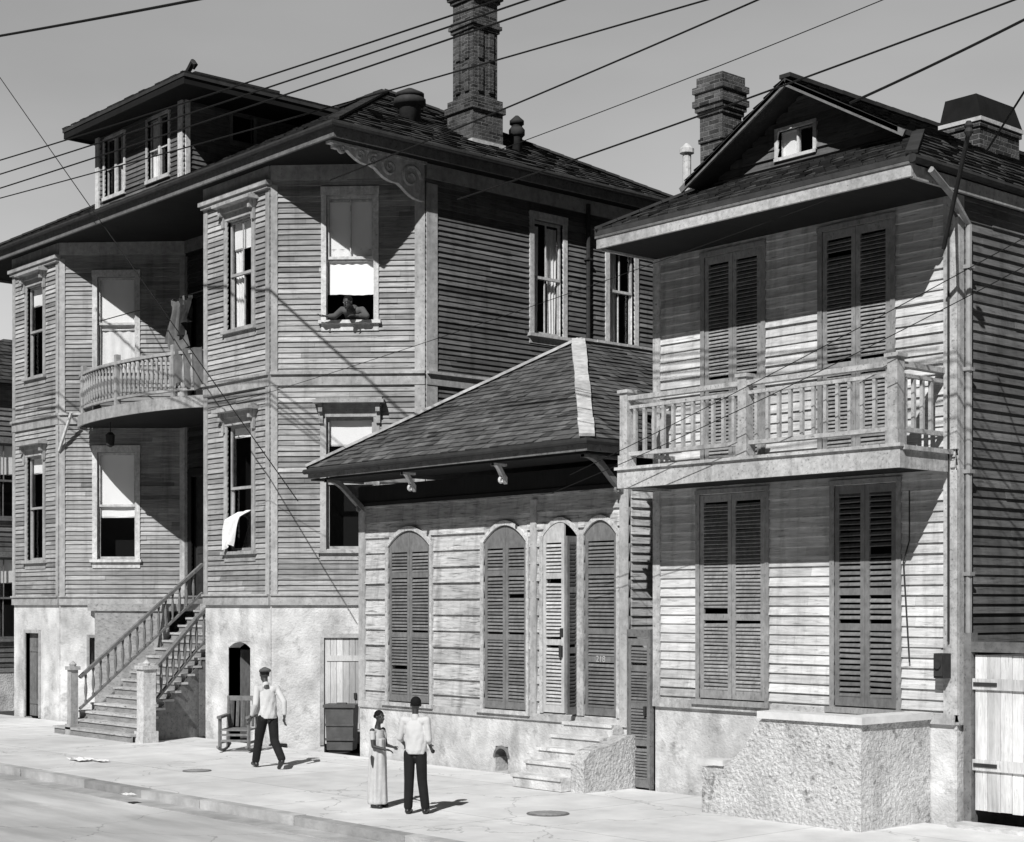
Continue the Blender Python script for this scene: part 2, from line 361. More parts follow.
def window(root, f, u0,u1,z0,z1, trim, hood=False, shade=0, curt=None, opened=False, cw=.13, munt=(2,1), label=None, apron=True):
    c=MB()
    c.fbox(f,u0-cw,u0,-.16,.055,z0-.02,z1+.02,.6); c.fbox(f,u1,u1+cw,-.16,.055,z0-.02,z1+.02,.5)
    c.fbox(f,u0-cw-.01,u1+cw+.01,-.16,.065,z1+.02,z1+.19,.6)
    w=c.build('window',trim,root,label=label)
    c=MB(); c.fbox(f,u0-cw-.05,u1+cw+.05,-.16,.12,z0-.09,z0-.02,.6)
    if apron: c.fbox(f,u0-cw,u1+cw,-.02,.045,z0-.24,z0-.09,.4)
    c.build('sill',trim,w)
    if hood:
        c=MB(); c.fbox(f,u0-cw-.04,u1+cw+.04,0,.12,z1+.19,z1+.30,.5); c.fbox(f,u0-cw-.12,u1+cw+.12,0,.30,z1+.30,z1+.37,.6)
        c.fbox(f,u0-cw-.07,u1+cw+.07,0,.2,z1+.37,z1+.42,.4)
        for uu in (u0-cw-.02,u1+cw-.07):
            c.fprism(f,[(uu,z1+.3),(uu+.09,z1+.3),(uu+.09,z1-.12),(uu,z1-.12)],.055,.11)
            c.fbox(f,uu,uu+.09,.11,.2,z1+.12,z1+.3)
        c.build('hood',trim,w)
    zm=(z0+z1)/2; s=MB(); st=.05
    def sash(a,b,w0,nx,nz):
        s.fbox(f,u0,u0+st,w0-.035,w0,a,b); s.fbox(f,u1-st,u1,w0-.035,w0,a,b)
        s.fbox(f,u0+st,u1-st,w0-.035,w0-.001,a,a+.06); s.fbox(f,u0+st,u1-st,w0-.035,w0-.001,b-.05,b)
        for i in range(1,nx): x=u0+(u1-u0)*i/nx; s.fbox(f,x-.013,x+.013,w0-.03,w0-.003,a+.06,b-.05)
        for i in range(1,nz+0): z=a+(b-a)*i/nz; s.fbox(f,u0+st,u1-st,w0-.03,w0-.004,z-.012,z+.012)
    sash(zm-.02,z1,-.05,*munt)
    if opened: sash(zm-.06,z1-.06,-.09,*munt)
    else: sash(z0,zm+.03,-.09,*munt)
    s.build('sash',trim,w)
    g=MB(); g.fbox(f,u0+st,u1-st,-.072,-.068,zm+.04,z1-.05)
    if not opened: g.fbox(f,u0+st,u1-st,-.112,-.108,z0+.06,zm-.02)
    g.build('pane',m_glass,w)
    if shade:
        g=MB(); sheet(g,f,u0+.02,u1-.02,z1-(z1-z0)*shade,z1-.03,-.15,.006,1.2,12,6); g.fbox(f,u0+.02,u1-.02,-.165,-.155,z1-(z1-z0)*shade-.03,z1-(z1-z0)*shade)
        g.build('roller_shade',m_shade,w,True)
    if curt=='pair':
        for a,b in ((u0+.02,u0+.36*(u1-u0)),(u1-.36*(u1-u0),u1-.02)):
            g=MB(); sheet(g,f,a,b,z0+.03,z1-(z1-z0)*max(shade-.1,.03),-.19,.02,3,24,6,0,.15); g.build('curtain',m_lace,w,True)
    if curt=='left' or curt=='low':
        a,b=(u0+.02,u0+.5*(u1-u0)) if curt=='left' else (u0+.02,u1-.02)
        g=MB(); sheet(g,f,a,b,z0+.03,(zm-.1 if curt=='low' else z1-.05),-.19,.02,4,30,6); g.build('curtain',m_cloth if curt=='low' else m_lace,w,True)
    g=MB(); d=-.75
    g.fbox(f,u0-.25,u1+.25,d-.03,d,z0-.4,z1+.3); g.fbox(f,u0-.25,u0-.22,d,-.17,z0-.4,z1+.3); g.fbox(f,u1+.22,u1+.25,d,-.17,z0-.4,z1+.3)
    g.fbox(f,u0-.22,u1+.22,d,-.17,z0-.4,z0-.37); g.fbox(f,u0-.22,u1+.22,d,-.17,z1+.27,z1+.3)
    g.build('dark_room',m_dark,w)
    return w

# ================================================================== GROUND
struct(MB().box(-400,400,-400,400,-.6,-.16).build('ground',m_grnd))
struct(MB().box(-160,120,7.6,13.0,-.155,-.13).build('road',m_road))
struct(MB().box(-160,120,1.0,7.6,-.155,-.134).build('unseen_dark_road',m_unseen))  # added out of view, dark to cut light bounced onto the facades
struct(MB().box(-160,120,13.2,19.15,-.155,0).build('sidewalk',m_walk))
k=MB(); x=-120
while x<60:
    l=rnd.uniform(1.8,2.6); k.box(x,x+l-.012,12.98+rnd.uniform(-.012,.012),13.2-.002,-.155,.012+rnd.uniform(-.008,.006),rnd.random()); x+=l
struct(k.build('kerb',m_kerb))
struct(MB().box(-160,120,12.55,12.97,-.1295,-.122).build('gutter',m_kerb))

# ================================================================== BIG HOUSE
big=thing('boarding_house','large grey clapboard house with two angled bays, raised stucco basement and hipped dormer roof','house',(-36,19.3,0))
YB=28.9
pts=[(-44.65,YB),(-44.65,21.65),(-42.3,19.3),(-39.55,19.3),(-37.2,21.65),(-32.3,21.65),(-32.3,19.3),(-29.6,19.3),(-27.25,21.65),(-27.25,YB),(-44.65,YB)]
FR=[F(pts[i],pts[i+1]) for i in range(len(pts)-1)]
fLs,fLl,fLa,fLb,fRec,fRl,fRa,fRb,fSd,fBk=FR
WU=(9.1,11.5); WL=(4.2,6.95)
ops={i:[] for i in range(10)}
ops[2]=[(.9,1.85)+WU,(.9,1.85)+WL]; ops[3]=[(1.0,2.0)+WU,(1.0,2.0)+WL]
ops[6]=[(1.0,2.0)+WU,(1.0,2.0)+WL]; ops[7]=[(1.2,2.22)+WU[:1]+(11.75,),(1.2,2.22,4.2,7.0)]
ops[8]=[(3.1,4.0,9.15,11.7),(5.5,6.35,9.15,11.7),(3.1,4.0,4.2,6.95)]
ops[4]=[(.35,1.55,3.12,6.3),(.35,1.55,7.75,10.9)]
wl=MB(); wls=MB(); wlr=MB(); fd=MB(); tr=MB(); trr=MB()
fops={2:[(.75,1.55,-.2,2.25)],3:[(.8,1.6,1.45,2.15)],6:[(1.0,1.9,-.2,2.2)],7:[(1.15,1.95,-.2,2.3)]}
for i,f in enumerate(FR):
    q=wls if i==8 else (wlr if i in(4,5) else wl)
    siding(q,f,3.2,7.7,.115,ops[i]); siding(q,f,7.95,12.1,.115,ops[i])
    panel(fd,f,-.16,3.02,fops.get(i,[]),-.3,.0)
    if i in(0,9): continue
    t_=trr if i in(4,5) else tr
    t_.fbox(f,.002,f.L-.002,-.05,.07,3.0,3.2,.6); t_.fbox(f,0,f.L,.0,.11,3.2,3.24,.7)
    if i not in(4,5):
        tr.fbox(f,.002,f.L-.002,-.05,.065,7.70,7.95,.6); tr.fbox(f,0,f.L,0,.12,7.93,7.99,.8)
    t_.fbox(f,.002,f.L-.002,-.05,.06,12.1,12.42,.5)
    if i in(2,6): tr.fbox(f,-.05,f.L+.05,0,.17,12.0,12.1,.6); tr.fbox(f,-.02,f.L+.02,0,.12,11.93,12.0,.4)
    cwid=.15 if i!=8 else .30
    for a,b in ((3.24,7.7),(7.99,12.0)):
        t_.fbox(f,0,cwid,0,.05,a,b,.6 if i!=8 else 1); t_.fbox(f,f.L-(.15 if i!=7 else .22),f.L,0,.048,a,b,.7)
wl.build('wall',m_big,big); wls.build('side_wall',m_bigs,big,label='clapboard side wall with shade darkened into its colour'); wlr.build('porch_wall',m_rec,big,label='clapboard wall inside the porch recess, its shade put into the dark colour')
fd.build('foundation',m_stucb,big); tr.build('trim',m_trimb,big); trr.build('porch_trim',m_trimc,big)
window(big,fLa,.9,1.85,*WU,m_trimb,hood=True,munt=(1,1),shade=.2)
window(big,fLa,.9,1.85,*WL,m_trimb,hood=True,munt=(1,1),shade=.15)
window(big,fLb,1.0,2.0,*WU,m_trimh,shade=.55,curt='low',munt=(1,1))
window(big,fLb,1.0,2.0,*WL,m_trimh,shade=.6,munt=(1,1))
window(big,fRa,1.0,2.0,*WU,m_trimb,hood=True,shade=.25,curt='pair',munt=(2,1))
window(big,fRa,1.0,2.0,*WL,m_trimb,hood=True,munt=(1,1),shade=.08)
ow=window(big,fRb,1.2,2.22,9.1,11.75,m_trimh,shade=.42,opened=True,curt=None,cw=.11,label='open window with a white shade, a person leaning on its sill')
g=MB(); sheet(g,fRb,1.22,2.2,9.66,10.7,-.15,.012,5,30,6,.01); g.build('curtain',m_shade,ow,True)
window(big,fRb,1.2,2.22,4.2,7.0,m_trimb,hood=True,shade=.2,munt=(1,1))
window(big,fSd,3.1,4.0,9.15,11.7,m_trimh,curt='pair',cw=.13)
window(big,fSd,5.5,6.35,9.15,11.7,m_trimh,curt='left',cw=.13)
window(big,fSd,3.1,4.0,4.2,6.95,m_trimh,cw=.13)
for z0,z1 in((3.12,6.3),(7.75,10.9)):
    c=MB(); c.fbox(fRec,.2,.35,-.1,.06,z0,z1+.02); c.fbox(fRec,1.55,1.7,-.1,.06,z0,z1+.02); c.fbox(fRec,.2,1.7,-.1,.065,z1+.02,z1+.2)
    d=c.build('door',m_soff,big); g=MB(); g.fbox(fRec,.35,1.55,-.14,-.1,z0,z1)
    for a in(.43,.99): 
        for zz in(.15,1.2,2.2): g.fbox(fRec,a,a+.46,-.1,-.08,z0+zz,z0+zz+.8,.3)
    g.build('door_leaf',m_gown,d); g=MB(); g.ell(fRec.P(1.02,-.05,z0+1.1),(.03,)*3); g.build('door_knob',m_iron,d,True)
def plankdoor(root,f,u0,u1,z0,z1,m=m_door,frame=m_trimb,w=-.14):
    c=MB(); c.fbox(f,u0-.09,u0,-.2,.03,z0,z1+.09); c.fbox(f,u1,u1+.09,-.2,.03,z0,z1+.09); c.fbox(f,u0,u1,-.2,.028,z1,z1+.09)
    d=c.build('basement_door',frame,root); g=MB(); n=6; x=u0
    for i in range(n): g.fbox(f,x+.004,x+(u1-u0)/n-.004,w,w+.03+rnd.uniform(0,.006),z0+.03,z1,rnd.random()); x+=(u1-u0)/n
    g.fbox(f,u0+.05,u1-.05,w+.037,w+.055,z0+.35,z0+.47); g.fbox(f,u0+.05,u1-.05,w+.037,w+.055,z1-.5,z1-.38)
    g.build('door_leaf',m,d)
    g=MB(); g.fbox(f,u1-.16,u1-.1,w+.03,w+.08,z0+1,z0+1.12); g.build('door_latch',m_iron,d)
plankdoor(big,fLa,.75,1.55,0,2.25,m_shutc)
plankdoor(big,fRb,1.15,1.95,0,2.3,w=-.06)
c=MB(); n=10
for i in range(n):
    a=1.0+.9*i/n;b=1.0+.9*(i+1)/n; q=lambda u:2.19-.14*((u-1.45)/.45)**2; P=fRa.P
    c.hexa([P(a,.001,q(a)),P(b,.001,q(b)),P(b,-.3,q(b)),P(a,-.3,q(a)),P(a,.001,2.201),P(b,.001,2.201),P(b,-.3,2.201),P(a,-.3,2.201)])
c.fbox(fRa,.95,1.0,-.3,.012,-.1,2.26);c.fbox(fRa,1.9,1.95,-.3,.012,-.1,2.26);c.fbox(fRa,1.0,1.9,-.3,.010,2.205,2.26)
d=c.build('basement_entrance',m_stucb,big)
g=MB(); g.fbox(fRa,.6,2.3,-1.6,-1.55,-.1,2.5); g.fbox(fRa,.6,.65,-1.55,-.31,-.1,2.5); g.fbox(fRa,2.25,2.3,-1.55,-.31,-.1,2.5); g.fbox(fRa,.65,2.25,-1.55,-.31,-.1,-.02); g.build('dark_passage',m_dark,d)
g=MB(); f2=F(fRa.P(.98,-.30,0)[:2],fRa.P(1.02,-1.1,0)[:2]); g.fbox(f2,0,.75,0,.04,.02,2.0); g.build('door_leaf',m_shutc,d)
c=MB(); c.fbox(fLb,.72,.8,-.1,.04,1.37,2.23);c.fbox(fLb,1.6,1.68,-.1,.04,1.37,2.23);c.fbox(fLb,.8,1.6,-.1,.038,2.15,2.23);c.fbox(fLb,.8,1.6,-.1,.05,1.37,1.45)
d=c.build('basement_window',m_trimb,big); g=MB()
for i in range(5): g.fbox(fLb,.88+i*.15,.91+i*.15,-.08,-.05,1.45,2.15)
g.fbox(fLb,.8,1.6,-.28,-.25,1.4,2.2,.1); g.build('window_bars',m_iron,d)
# roof
E=12.65; rf=MB(); X0,X1,Y0,Y1=-45.25,-26.65,18.85,29.3; hd=(Y1-Y0)/2; ZR=E+hd*.55; ym=(Y0+Y1)/2
rl_,rr_=(X0+hd,ym,ZR),(X1-hd,ym,ZR)
shingles(rf,(X0,Y0,E),(X1,Y0,E),rl_,rr_,24,.24); shingles(rf,(X1,Y0,E),(X1,Y1,E),rr_,rr_,24,.24)
shingles(rf,(X1,Y1,E),(X0,Y1,E),rr_,rl_,24,.3); shingles(rf,(X0,Y1,E),(X0,Y0,E),rl_,rl_,24,.3)
slab(rf,[(X0,Y0,E),(X1,Y0,E),rr_,rl_]); slab(rf,[(X1,Y0,E),(X1,Y1,E),rr_]); slab(rf,[(X1,Y1,E),(X0,Y1,E),rl_,rr_]); slab(rf,[(X0,Y1,E),(X0,Y0,E),rl_])
roof=rf.build('roof',m_slate,big)
g=MB()
g.box(X0+.03,X1-.03,Y0+.02,Y0+.08,E-.3,E-.02,.3); g.box(X1-.09,X1-.03,Y0+.08,Y1-.03,E-.3,E-.02,.3); g.box(X0+.03,X1-.03,Y1-.09,Y1-.03,E-.3,E-.02); g.box(X0+.03,X0+.09,Y0+.08,Y1-.09,E-.3,E-.02)
g.build('fascia',m_trimc,roof)
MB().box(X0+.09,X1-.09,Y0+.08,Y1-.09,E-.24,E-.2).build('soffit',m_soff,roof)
g=MB(); g.tube([(X0,Y0-.05,E-.06),(X1+.05,Y0-.05,E-.06),(X1+.05,Y1,E-.06)],.07,8); g.build('gutter',m_iron,roof)
g=MB()
for a,b in(((X1,Y0,E),rr_),((X1,Y1,E),rr_),(rl_,rr_),((X0,Y0,E),rl_)):
    a,b=Vector(a),Vector(b); n=int((b-a).length/.35)
    for i in range(n): g.bar(a.lerp(b,i/n)+Vector((0,0,.05)),a.lerp(b,(i+1)/n)+Vector((0,0,.04)),.22,.05,tone=rnd.random())
g.build('ridge_cap',m_iron,roof)
# dormer
DXL,DXR,DY0=-38.35,-34.0,19.75
fD=F((DXL,DY0),(DXR,DY0)); fDs=F((DXR,DY0),(DXR,24.5)); fDl=F((DXL,24.5),(DXL,DY0))
d=MB(); dops=[(.45,1.45,13.35,14.8),(2.65,3.65,13.35,14.8)]
siding(d,fD,12.9,15.0,.115,dops); siding(d,fDs,12.9,15.0,.115,[(1.3,1.9,14.25,14.85)]); siding(d,fDl,12.9,15.0,.115)
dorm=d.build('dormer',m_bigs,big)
for u0,u1,z0,z1 in dops:
    g=MB()
    g.fbox(fD,u0-.08,u0,-.1,.05,z0-.05,z1+.05,.5);g.fbox(fD,u1,u1+.08,-.1,.05,z0-.05,z1+.05,.5);g.fbox(fD,u0,u1,-.1,.045,z1,z1+.08,.5);g.fbox(fD,u0-.08,u1+.08,-.1,.08,z0-.09,z0,.5)
    g.fbox(fD,(u0+u1)/2-.05,(u0+u1)/2+.05,-.06,-.0,z0,z1); g.fbox(fD,u0,u1,-.06,-.031,(z0+z1)/2-.02,(z0+z1)/2+.02)
    g.build('dormer_window',m_trimh,dorm)
g=MB()
g.fbox(fDs,1.22,1.3,-.1,.05,14.2,14.9);g.fbox(fDs,1.9,1.98,-.1,.05,14.2,14.9); g.fbox(fDs,1.22,1.98,-.1,.06,14.1,14.2); g.build('dormer_window',m_trimc,dorm)
for a,b in((0,.18),(fD.L-.2,fD.L)):
    g=MB(); g.fbox(fD,a,b,0,.07,12.9,15.0,.7)
    if a: g.fbox(fDs,0,.12,0,.068,12.9,15.0,.9)
    g.build('corner_board',m_trimh,dorm)
for u0,u1,z0,z1 in dops: g=MB(); g.fbox(fD,u0,u1,-.07,-.065,z0,z1); g.build('dormer_pane',m_glass,dorm)
g=MB()
for i,(u0,u1,z0,z1) in enumerate(dops): g.fbox(fD,u0-.2,u1+.14,-.5,-.49,z0-.2,z1+.15,.05)
g.fbox(fDs,1.1,2.1,-.15,-.14,14.0,14.95)
g.build('dormer_interior',m_dark,dorm)
g=MB(); sheet(g,fD,1.05,1.4,13.4,14.8,-.12,.02,2,14,4); g.build('curtain',m_trimh,dorm,True)
g=MB(); sheet(g,fD,2.67,3.0,13.4,14.8,-.12,.02,2,14,4); g.build('curtain',m_lace,dorm,True)
dx0,dx1,dy0=-38.75,-32.7,18.98; DE=15.12; dz=16.25; cx=(dx0+dx1)/2
g=MB(); A,B,Cc=(dx0,dy0,DE),(dx1,dy0,DE),(cx,21.0,dz); K=(cx,25.6,dz)
shingles(g,A,B,Cc,Cc,10,.24); shingles(g,B,(dx1,25.0,DE),Cc,K,12,.24); shingles(g,(dx0,25,DE),A,K,Cc,12,.24)
slab(g,[A,B,Cc]); slab(g,[B,(dx1,25,DE),K,Cc]); slab(g,[(dx0,25,DE),A,Cc,K])
g.build('dormer_roof',m_slate,dorm)
g=MB(); g.box(dx0+.03,dx1-.03,dy0+.02,dy0+.07,DE-.24,DE-.03,.3); g.box(dx1-.08,dx1-.03,dy0+.07,23.4,DE-.24,DE-.03,.3); g.box(dx0+.03,dx0+.08,dy0+.07,23.4,DE-.24,DE-.03,.3)
g.box(dx0+.08,dx1-.08,dy0+.07,24,DE-.18,DE-.15,.2); g.build('dormer_eave',m_soff,dorm)
g=MB(); g.tube([(cx-.5,21,dz+.02),(cx-.2,21,dz+.16),(cx,21,dz+.3),(cx+.12,21,dz+.2),(cx+.02,21,dz+.12)],[.05,.07,.08,.06,.03],8); g.bar((cx,21,dz),(cx,23.5,dz+.02),.2,.1); g.build('finial',m_iron,dorm)
g=MB(); g.box(-40.7,-40.1,21.4,21.9,13.6,14.6); g.box(-40.75,-40.05,21.35,21.95,14.6,14.75); g.build('small_chimney',m_brick,roof)
def chimney(root,cx,cy,prof,name='chimney',m=m_brick):
    g=MB()
    for z0,z1,hx,hy in prof: g.box(cx-hx,cx+hx,cy-hy,cy+hy,z0,z1)
    return g.build(name,m,root)
prof=[(13.0,14.2,.45,.45),(14.2,14.35,.5,.5),(14.35,14.5,.45,.45),(14.5,16.05,.36,.36),(16.05,16.13,.40,.40),(16.13,16.21,.44,.44),(16.21,16.3,.40,.40),(16.3,16.72,.36,.36),(16.72,16.8,.41,.41),(16.8,16.88,.46,.46),(16.88,17.0,.51,.51),(17.0,17.3,.44,.44)]
ch=chimney(roof,-28.5,24.1,prof)
g=MB()
for s0 in(-1,1):
    for z0 in(14.65,15.4):
        g.box(-28.5+s0*.16-.07,-28.5+s0*.16+.07,24.1-.40,24.1-.36,z0,z0+.6); g.box(-28.5+.36,-28.5+.40,24.1+s0*.16-.07,24.1+s0*.16+.07,z0,z0+.6)
g.build('chimney_panel',m_brick,ch)
g=MB(); g.box(-29.0,-28.0,23.6,24.6,13.3,13.5,.8); g.build('chimney_flashing',m_ridge,ch)
def vent(x,y,z,r,h):
    g=MB(); g.lathe((x,y,z-.4),[(r,0),(r,h+.4),(r*1.05,h+.42)],18); g.lathe((x,y,z+h*.45),[(r*1.1,0),(r*1.45,.05),(r*1.45,.16),(r*1.1,.22)],18); g.lathe((x,y,z+h+.02),[(r*1.3,0),(r*1.3,.08),(r*.3,.2)],18)
    g.build('roof_vent',m_iron,roof,True)
vent(-29.0,22.6,14.05,.25,.35); vent(-28.3,25.2,13.65,.13,.5)
g=MB(); g.tube([fSd.P(4.75,.1,12.3),fSd.P(4.75,.1,3.2)],.05,8)
for z in(11,9,7,5): g.fbox(fSd,4.67,4.83,.03,.16,z,z+.05)
g.build('downspout',m_iron,big)
# corner scroll bracket, solid sawn plate with raised volutes
g=MB(); bx=-27.2
def yz(t): return 21.55-2.35*t
bot=[(yz(i/20),12.40-.80*(1-i/20)**1.25-.09*abs(math.sin(i/20*math.pi*3.5))-.03) for i in range(21)]
for i in range(20):
    g.hexa([(bx-.05,bot[i][0],bot[i][1]),(bx+.05,bot[i][0],bot[i][1]),(bx+.05,bot[i+1][0],bot[i+1][1]),(bx-.05,bot[i+1][0],bot[i+1][1]),
            (bx-.05,bot[i][0],12.38),(bx+.05,bot[i][0],12.38),(bx+.05,bot[i+1][0],12.38),(bx-.05,bot[i+1][0],12.38)])
g.bar((bx,21.6,12.385),(bx,19.1,12.385),.16,.05)
def spiral(cy,cz,r,turn):
    return [(bx+.05,cy+r*(1-i/26)*math.cos(turn+i*.42),cz+r*(1-i/26)*math.sin(turn+i*.42)) for i in range(24)]
for cy,cz,r,tn in((21.18,12.02,.27,0),(20.62,12.14,.19,2),(20.2,12.2,.14,1),(19.85,12.25,.10,0),(19.4,12.29,.08,3)): g.tube(spiral(cy,cz,r,tn),[.045*(1-.5*i/24) for i in range(24)],6)
g.build('scroll_bracket',m_trimh,big)
# porch floor, deck, stairs
g=MB(); g.box(-38.6,-32.32,20.75,21.6,2.85,3.03); g.box(-38.9,-34.98,19.75,20.74,2.85,3.03); g.box(-38.6,-35.05,19.8,19.95,.0,2.85,.3); g.build('porch_floor',m_step,big)
ecx,ecy,ea,eb=-35.55,19.7,3.25,.9
def el(t,k=1.0): a=math.pi+math.pi*t; return (ecx+ea*k*math.cos(a),ecy+eb*k*math.sin(a))
g=MB(); N=36; poly=[el(i/N) for i in range(N+1)]; BZ=.1
g.prism([(x,y,7.5+BZ) for x,y in poly]+[(-32.35,21.6,7.5+BZ),(-37.3,21.6,7.5+BZ)],(0,0,.16))
for i in range(N):
    (xa,ya),(xb,yb)=el(i/N,1.012),el((i+1)/N,1.012); g.bar((xa,ya,7.55+BZ),(xb,yb,7.55+BZ),.05,.28)
dk=g.build('balcony_deck',m_trimb,big)
MB().prism([(x,y,7.47+BZ) for x,y in [el(i/N,.985) for i in range(N+1)]]+[(-32.36,21.5,7.47+BZ),(-37.3,21.5,7.47+BZ)],(0,0,.028)).build('balcony_soffit',m_soff,dk)
g=MB()
for i in range(N):
    (xa,ya),(xb,yb)=el(i/N,.97),el((i+1)/N,.97); g.bar((xa,ya,8.7+BZ),(xb,yb,8.7+BZ),.12,.07)
ra=g.build('balustrade',m_trimb,big)
g=MB()
for i in range(N):
    (xa,ya),(xb,yb)=el(i/N,.97),el((i+1)/N,.97); g.bar((xa,ya,7.85+BZ),(xb,yb,7.85+BZ),.09,.06)
g.build('bottom_rail',m_trimb,ra)
prof=[(.03,0),(.045,.05),(.025,.1),(.045,.25),(.05,.4),(.03,.55),(.025,.65),(.045,.72),(.03,.8)]
p0=el(0.01,.97); g=MB(); g.lathe((p0[0],p0[1],7.87+BZ),prof,8)
b0=g.build('baluster',m_trimb,ra,True,org=(p0[0],p0[1],7.87+BZ))
place_copies(b0,[(el(t,.97)[0],el(t,.97)[1],7.87+BZ) for t in [.01+.98*i/50 for i in range(1,51)]])
for t in(.0,.25,.5,.75,1):
    g=MB(); x,y=el(t,.97); g.box(x-.06,x+.06,y-.06,y+.06,7.66+BZ,8.9+BZ); g.build('balcony_post',m_trimb,ra)
g=MB(); g.bar((-38.9,19.3,7.95),(-39.5,19.25,7.0),.05,.08); g.build('balcony_brace',m_trimh,big)
g=MB(); nst=16
for i in range(nst):
    z=.18*(i+1); y=17.35+i*.215; xl=-34.95; xr=-32.5
    if i<4: xl-=(4-i)*.2; y-=.05
    xr=max(-32.5,-32.02-max(0,i-1)*.07)
    if y>19.0: xr=-32.5
    g.box(xl,xr,y-.03,y+.26,z-.05,z,rnd.uniform(.6,1)); g.box(xl+.02,xr,y,y+.03,z-.18,z-.051,.0)
st=g.build('front_stairs',m_step,big)
for x,xb in((-34.95,-34.95),(-32.05,-32.55)):
    g=MB(); g.prism([(x-.03,17.45,0),(xb-.03,19.25,0),(xb-.03,19.25,1.62),(x-.03,17.45,.2)],(.06,0,0)); g.build('stair_stringer',m_trimc,st)
    g=MB(); g.prism([(xb-.03,19.26,0),(xb-.03,20.75,0),(xb-.03,20.75,2.85),(xb-.03,19.26,1.64)],(.06,0,0)); g.build('stair_stringer',m_trimc,st)
prof2=[(.025,0),(.04,.05),(.02,.1),(.038,.25),(.04,.35),(.025,.48),(.02,.56),(.035,.62),(.025,.68)]
def railx(side,y):
    if side<0: return -34.95
    return -31.95-.6*min(1,max(0,(y-17.6)/1.6))
for side in(-1,1):
    ys=[17.55,19.2,20.8]; g=MB(); h2=MB()
    for ya,yb_ in zip(ys[:-1],ys[1:]):
        g.bar((railx(side,ya),ya,1.28+(ya-17.5)*.824),(railx(side,yb_),yb_,1.28+(yb_-17.5)*.824),.1,.07)
        h2.bar((railx(side,ya),ya,.55+(ya-17.5)*.833),(railx(side,yb_),yb_,.55+(yb_-17.5)*.833),.07,.05)
    hr=g.build('handrail',m_trimc,st); h2.build('lower_rail',m_trimc,hr)
    pos=[(railx(side,17.7+i*.19),17.7+i*.19,.72+i*.19*.833) for i in range(16)]
    g=MB(); g.lathe(pos[0],prof2,8); b1=g.build('baluster',m_trimc,hr,True,org=pos[0]); place_copies(b1,pos[1:])
for (x,y,w,h) in((-35.0,17.4,.09,1.5),(-31.92,17.6,.15,1.6)):
    g=MB(); g.box(x-w,x+w,y-w,y+w,-.05,h); g.box(x-w-.04,x+w+.04,y-w-.04,y+w+.04,h,h+.08); g.box(x-w-.04,x+w+.04,y-w-.04,y+w+.04,-.04,.25); g.lathe((x,y,h+.08),[(.07,0),(.09,.05),(.04,.1),(.01,.13)],10)
    g.build('newel_post',m_trimb if w<.1 else m_trimh,st)
g=MB(); x,y,z=-37.0,19.4,7.55
g.tube([(x,y,z),(x,y,z-.25)],.012,6); g.lathe((x,y,z-.62),[(.03,0),(.1,.04),(.12,.3),(.05,.37)],8); g.build('porch_lantern',m_iron,big)

# ================================================================== COTTAGE
cot=thing('slate_roof_cottage','low weathered cottage with pyramid slate roof, arched louvred shutters and bracketed eave','house',(-22.6,19.3,0))
cp=[(-26.35,29),(-26.35,19.3),(-18.85,19.3),(-18.85,29),(-26.35,29)]
CF=[F(cp[i],cp[i+1]) for i in range(4)]; f=CF[1]
U=lambda X:X+26.35
co=[(U(-25.38),U(-24.08)),(U(-22.52),U(-21.36)),(U(-20.92),U(-20.06)),(U(-19.90),U(-19.12))]
CZ=(1.12,4.52)
wl=MB(); siding(wl,f,1.02,5.3,.30,[(a,b)+CZ for a,b in co],.045,joint=9)
for q in(0,2,3): siding(wl,CF[q],1.02,5.3,.15,joint=5)
wl.build('wall',m_cot,cot)
fd=MB(); panel(fd,f,-.16,1.02,[(U(-22.22),U(-21.88),.0,.46)],-.3,.03)
for q in(0,2,3): panel(fd,CF[q],-.16,1.02,[],-.3,.0)
fd.build('foundation',m_stucr,cot)
g=MB()
for i in range(12):
    a,b=math.pi*i/12,math.pi*(i+1)/12
    P=lambda a,r,w:f.P(U(-22.05)+r*math.cos(a),w,.26+r*math.sin(a)); r0,r1,w0,w1=.165,.215,-.25,.05
    g.hexa([P(a,r0,w0),P(b,r0,w0),P(b,r1,w0),P(a,r1,w0),P(a,r0,w1),P(b,r0,w1),P(b,r1,w1),P(a,r1,w1)])
g.build('vent_pipe',m_trimc,cot)
g=MB(); g.fbox(f,U(-22.5),U(-21.6),-.5,-.45,.0,.9); g.build('vent_hollow',m_dark,cot)
tr=MB(); tr.fbox(f,0,f.L,-.05,.07,.98,1.1,.9); tr.fbox(f,0,.2,0,.06,1.1,5.3,.7); tr.fbox(f,f.L-.2,f.L,0,.06,1.1,5.3,.7)
tr.build('trim',m_trimb,cot)
tr=MB(); tr.fbox(f,U(-21.25),U(-21.1),0,.065,1.1,4.85,.7); tr.build('pilaster',m_trimb,cot)
tr=MB(); tr.fbox(f,.0,f.L,.061,.08,4.95,5.02,.7); tr.fbox(f,0,f.L,.001,.0605,5.02,5.35,.4); tr.build('frieze',m_soff,cot)
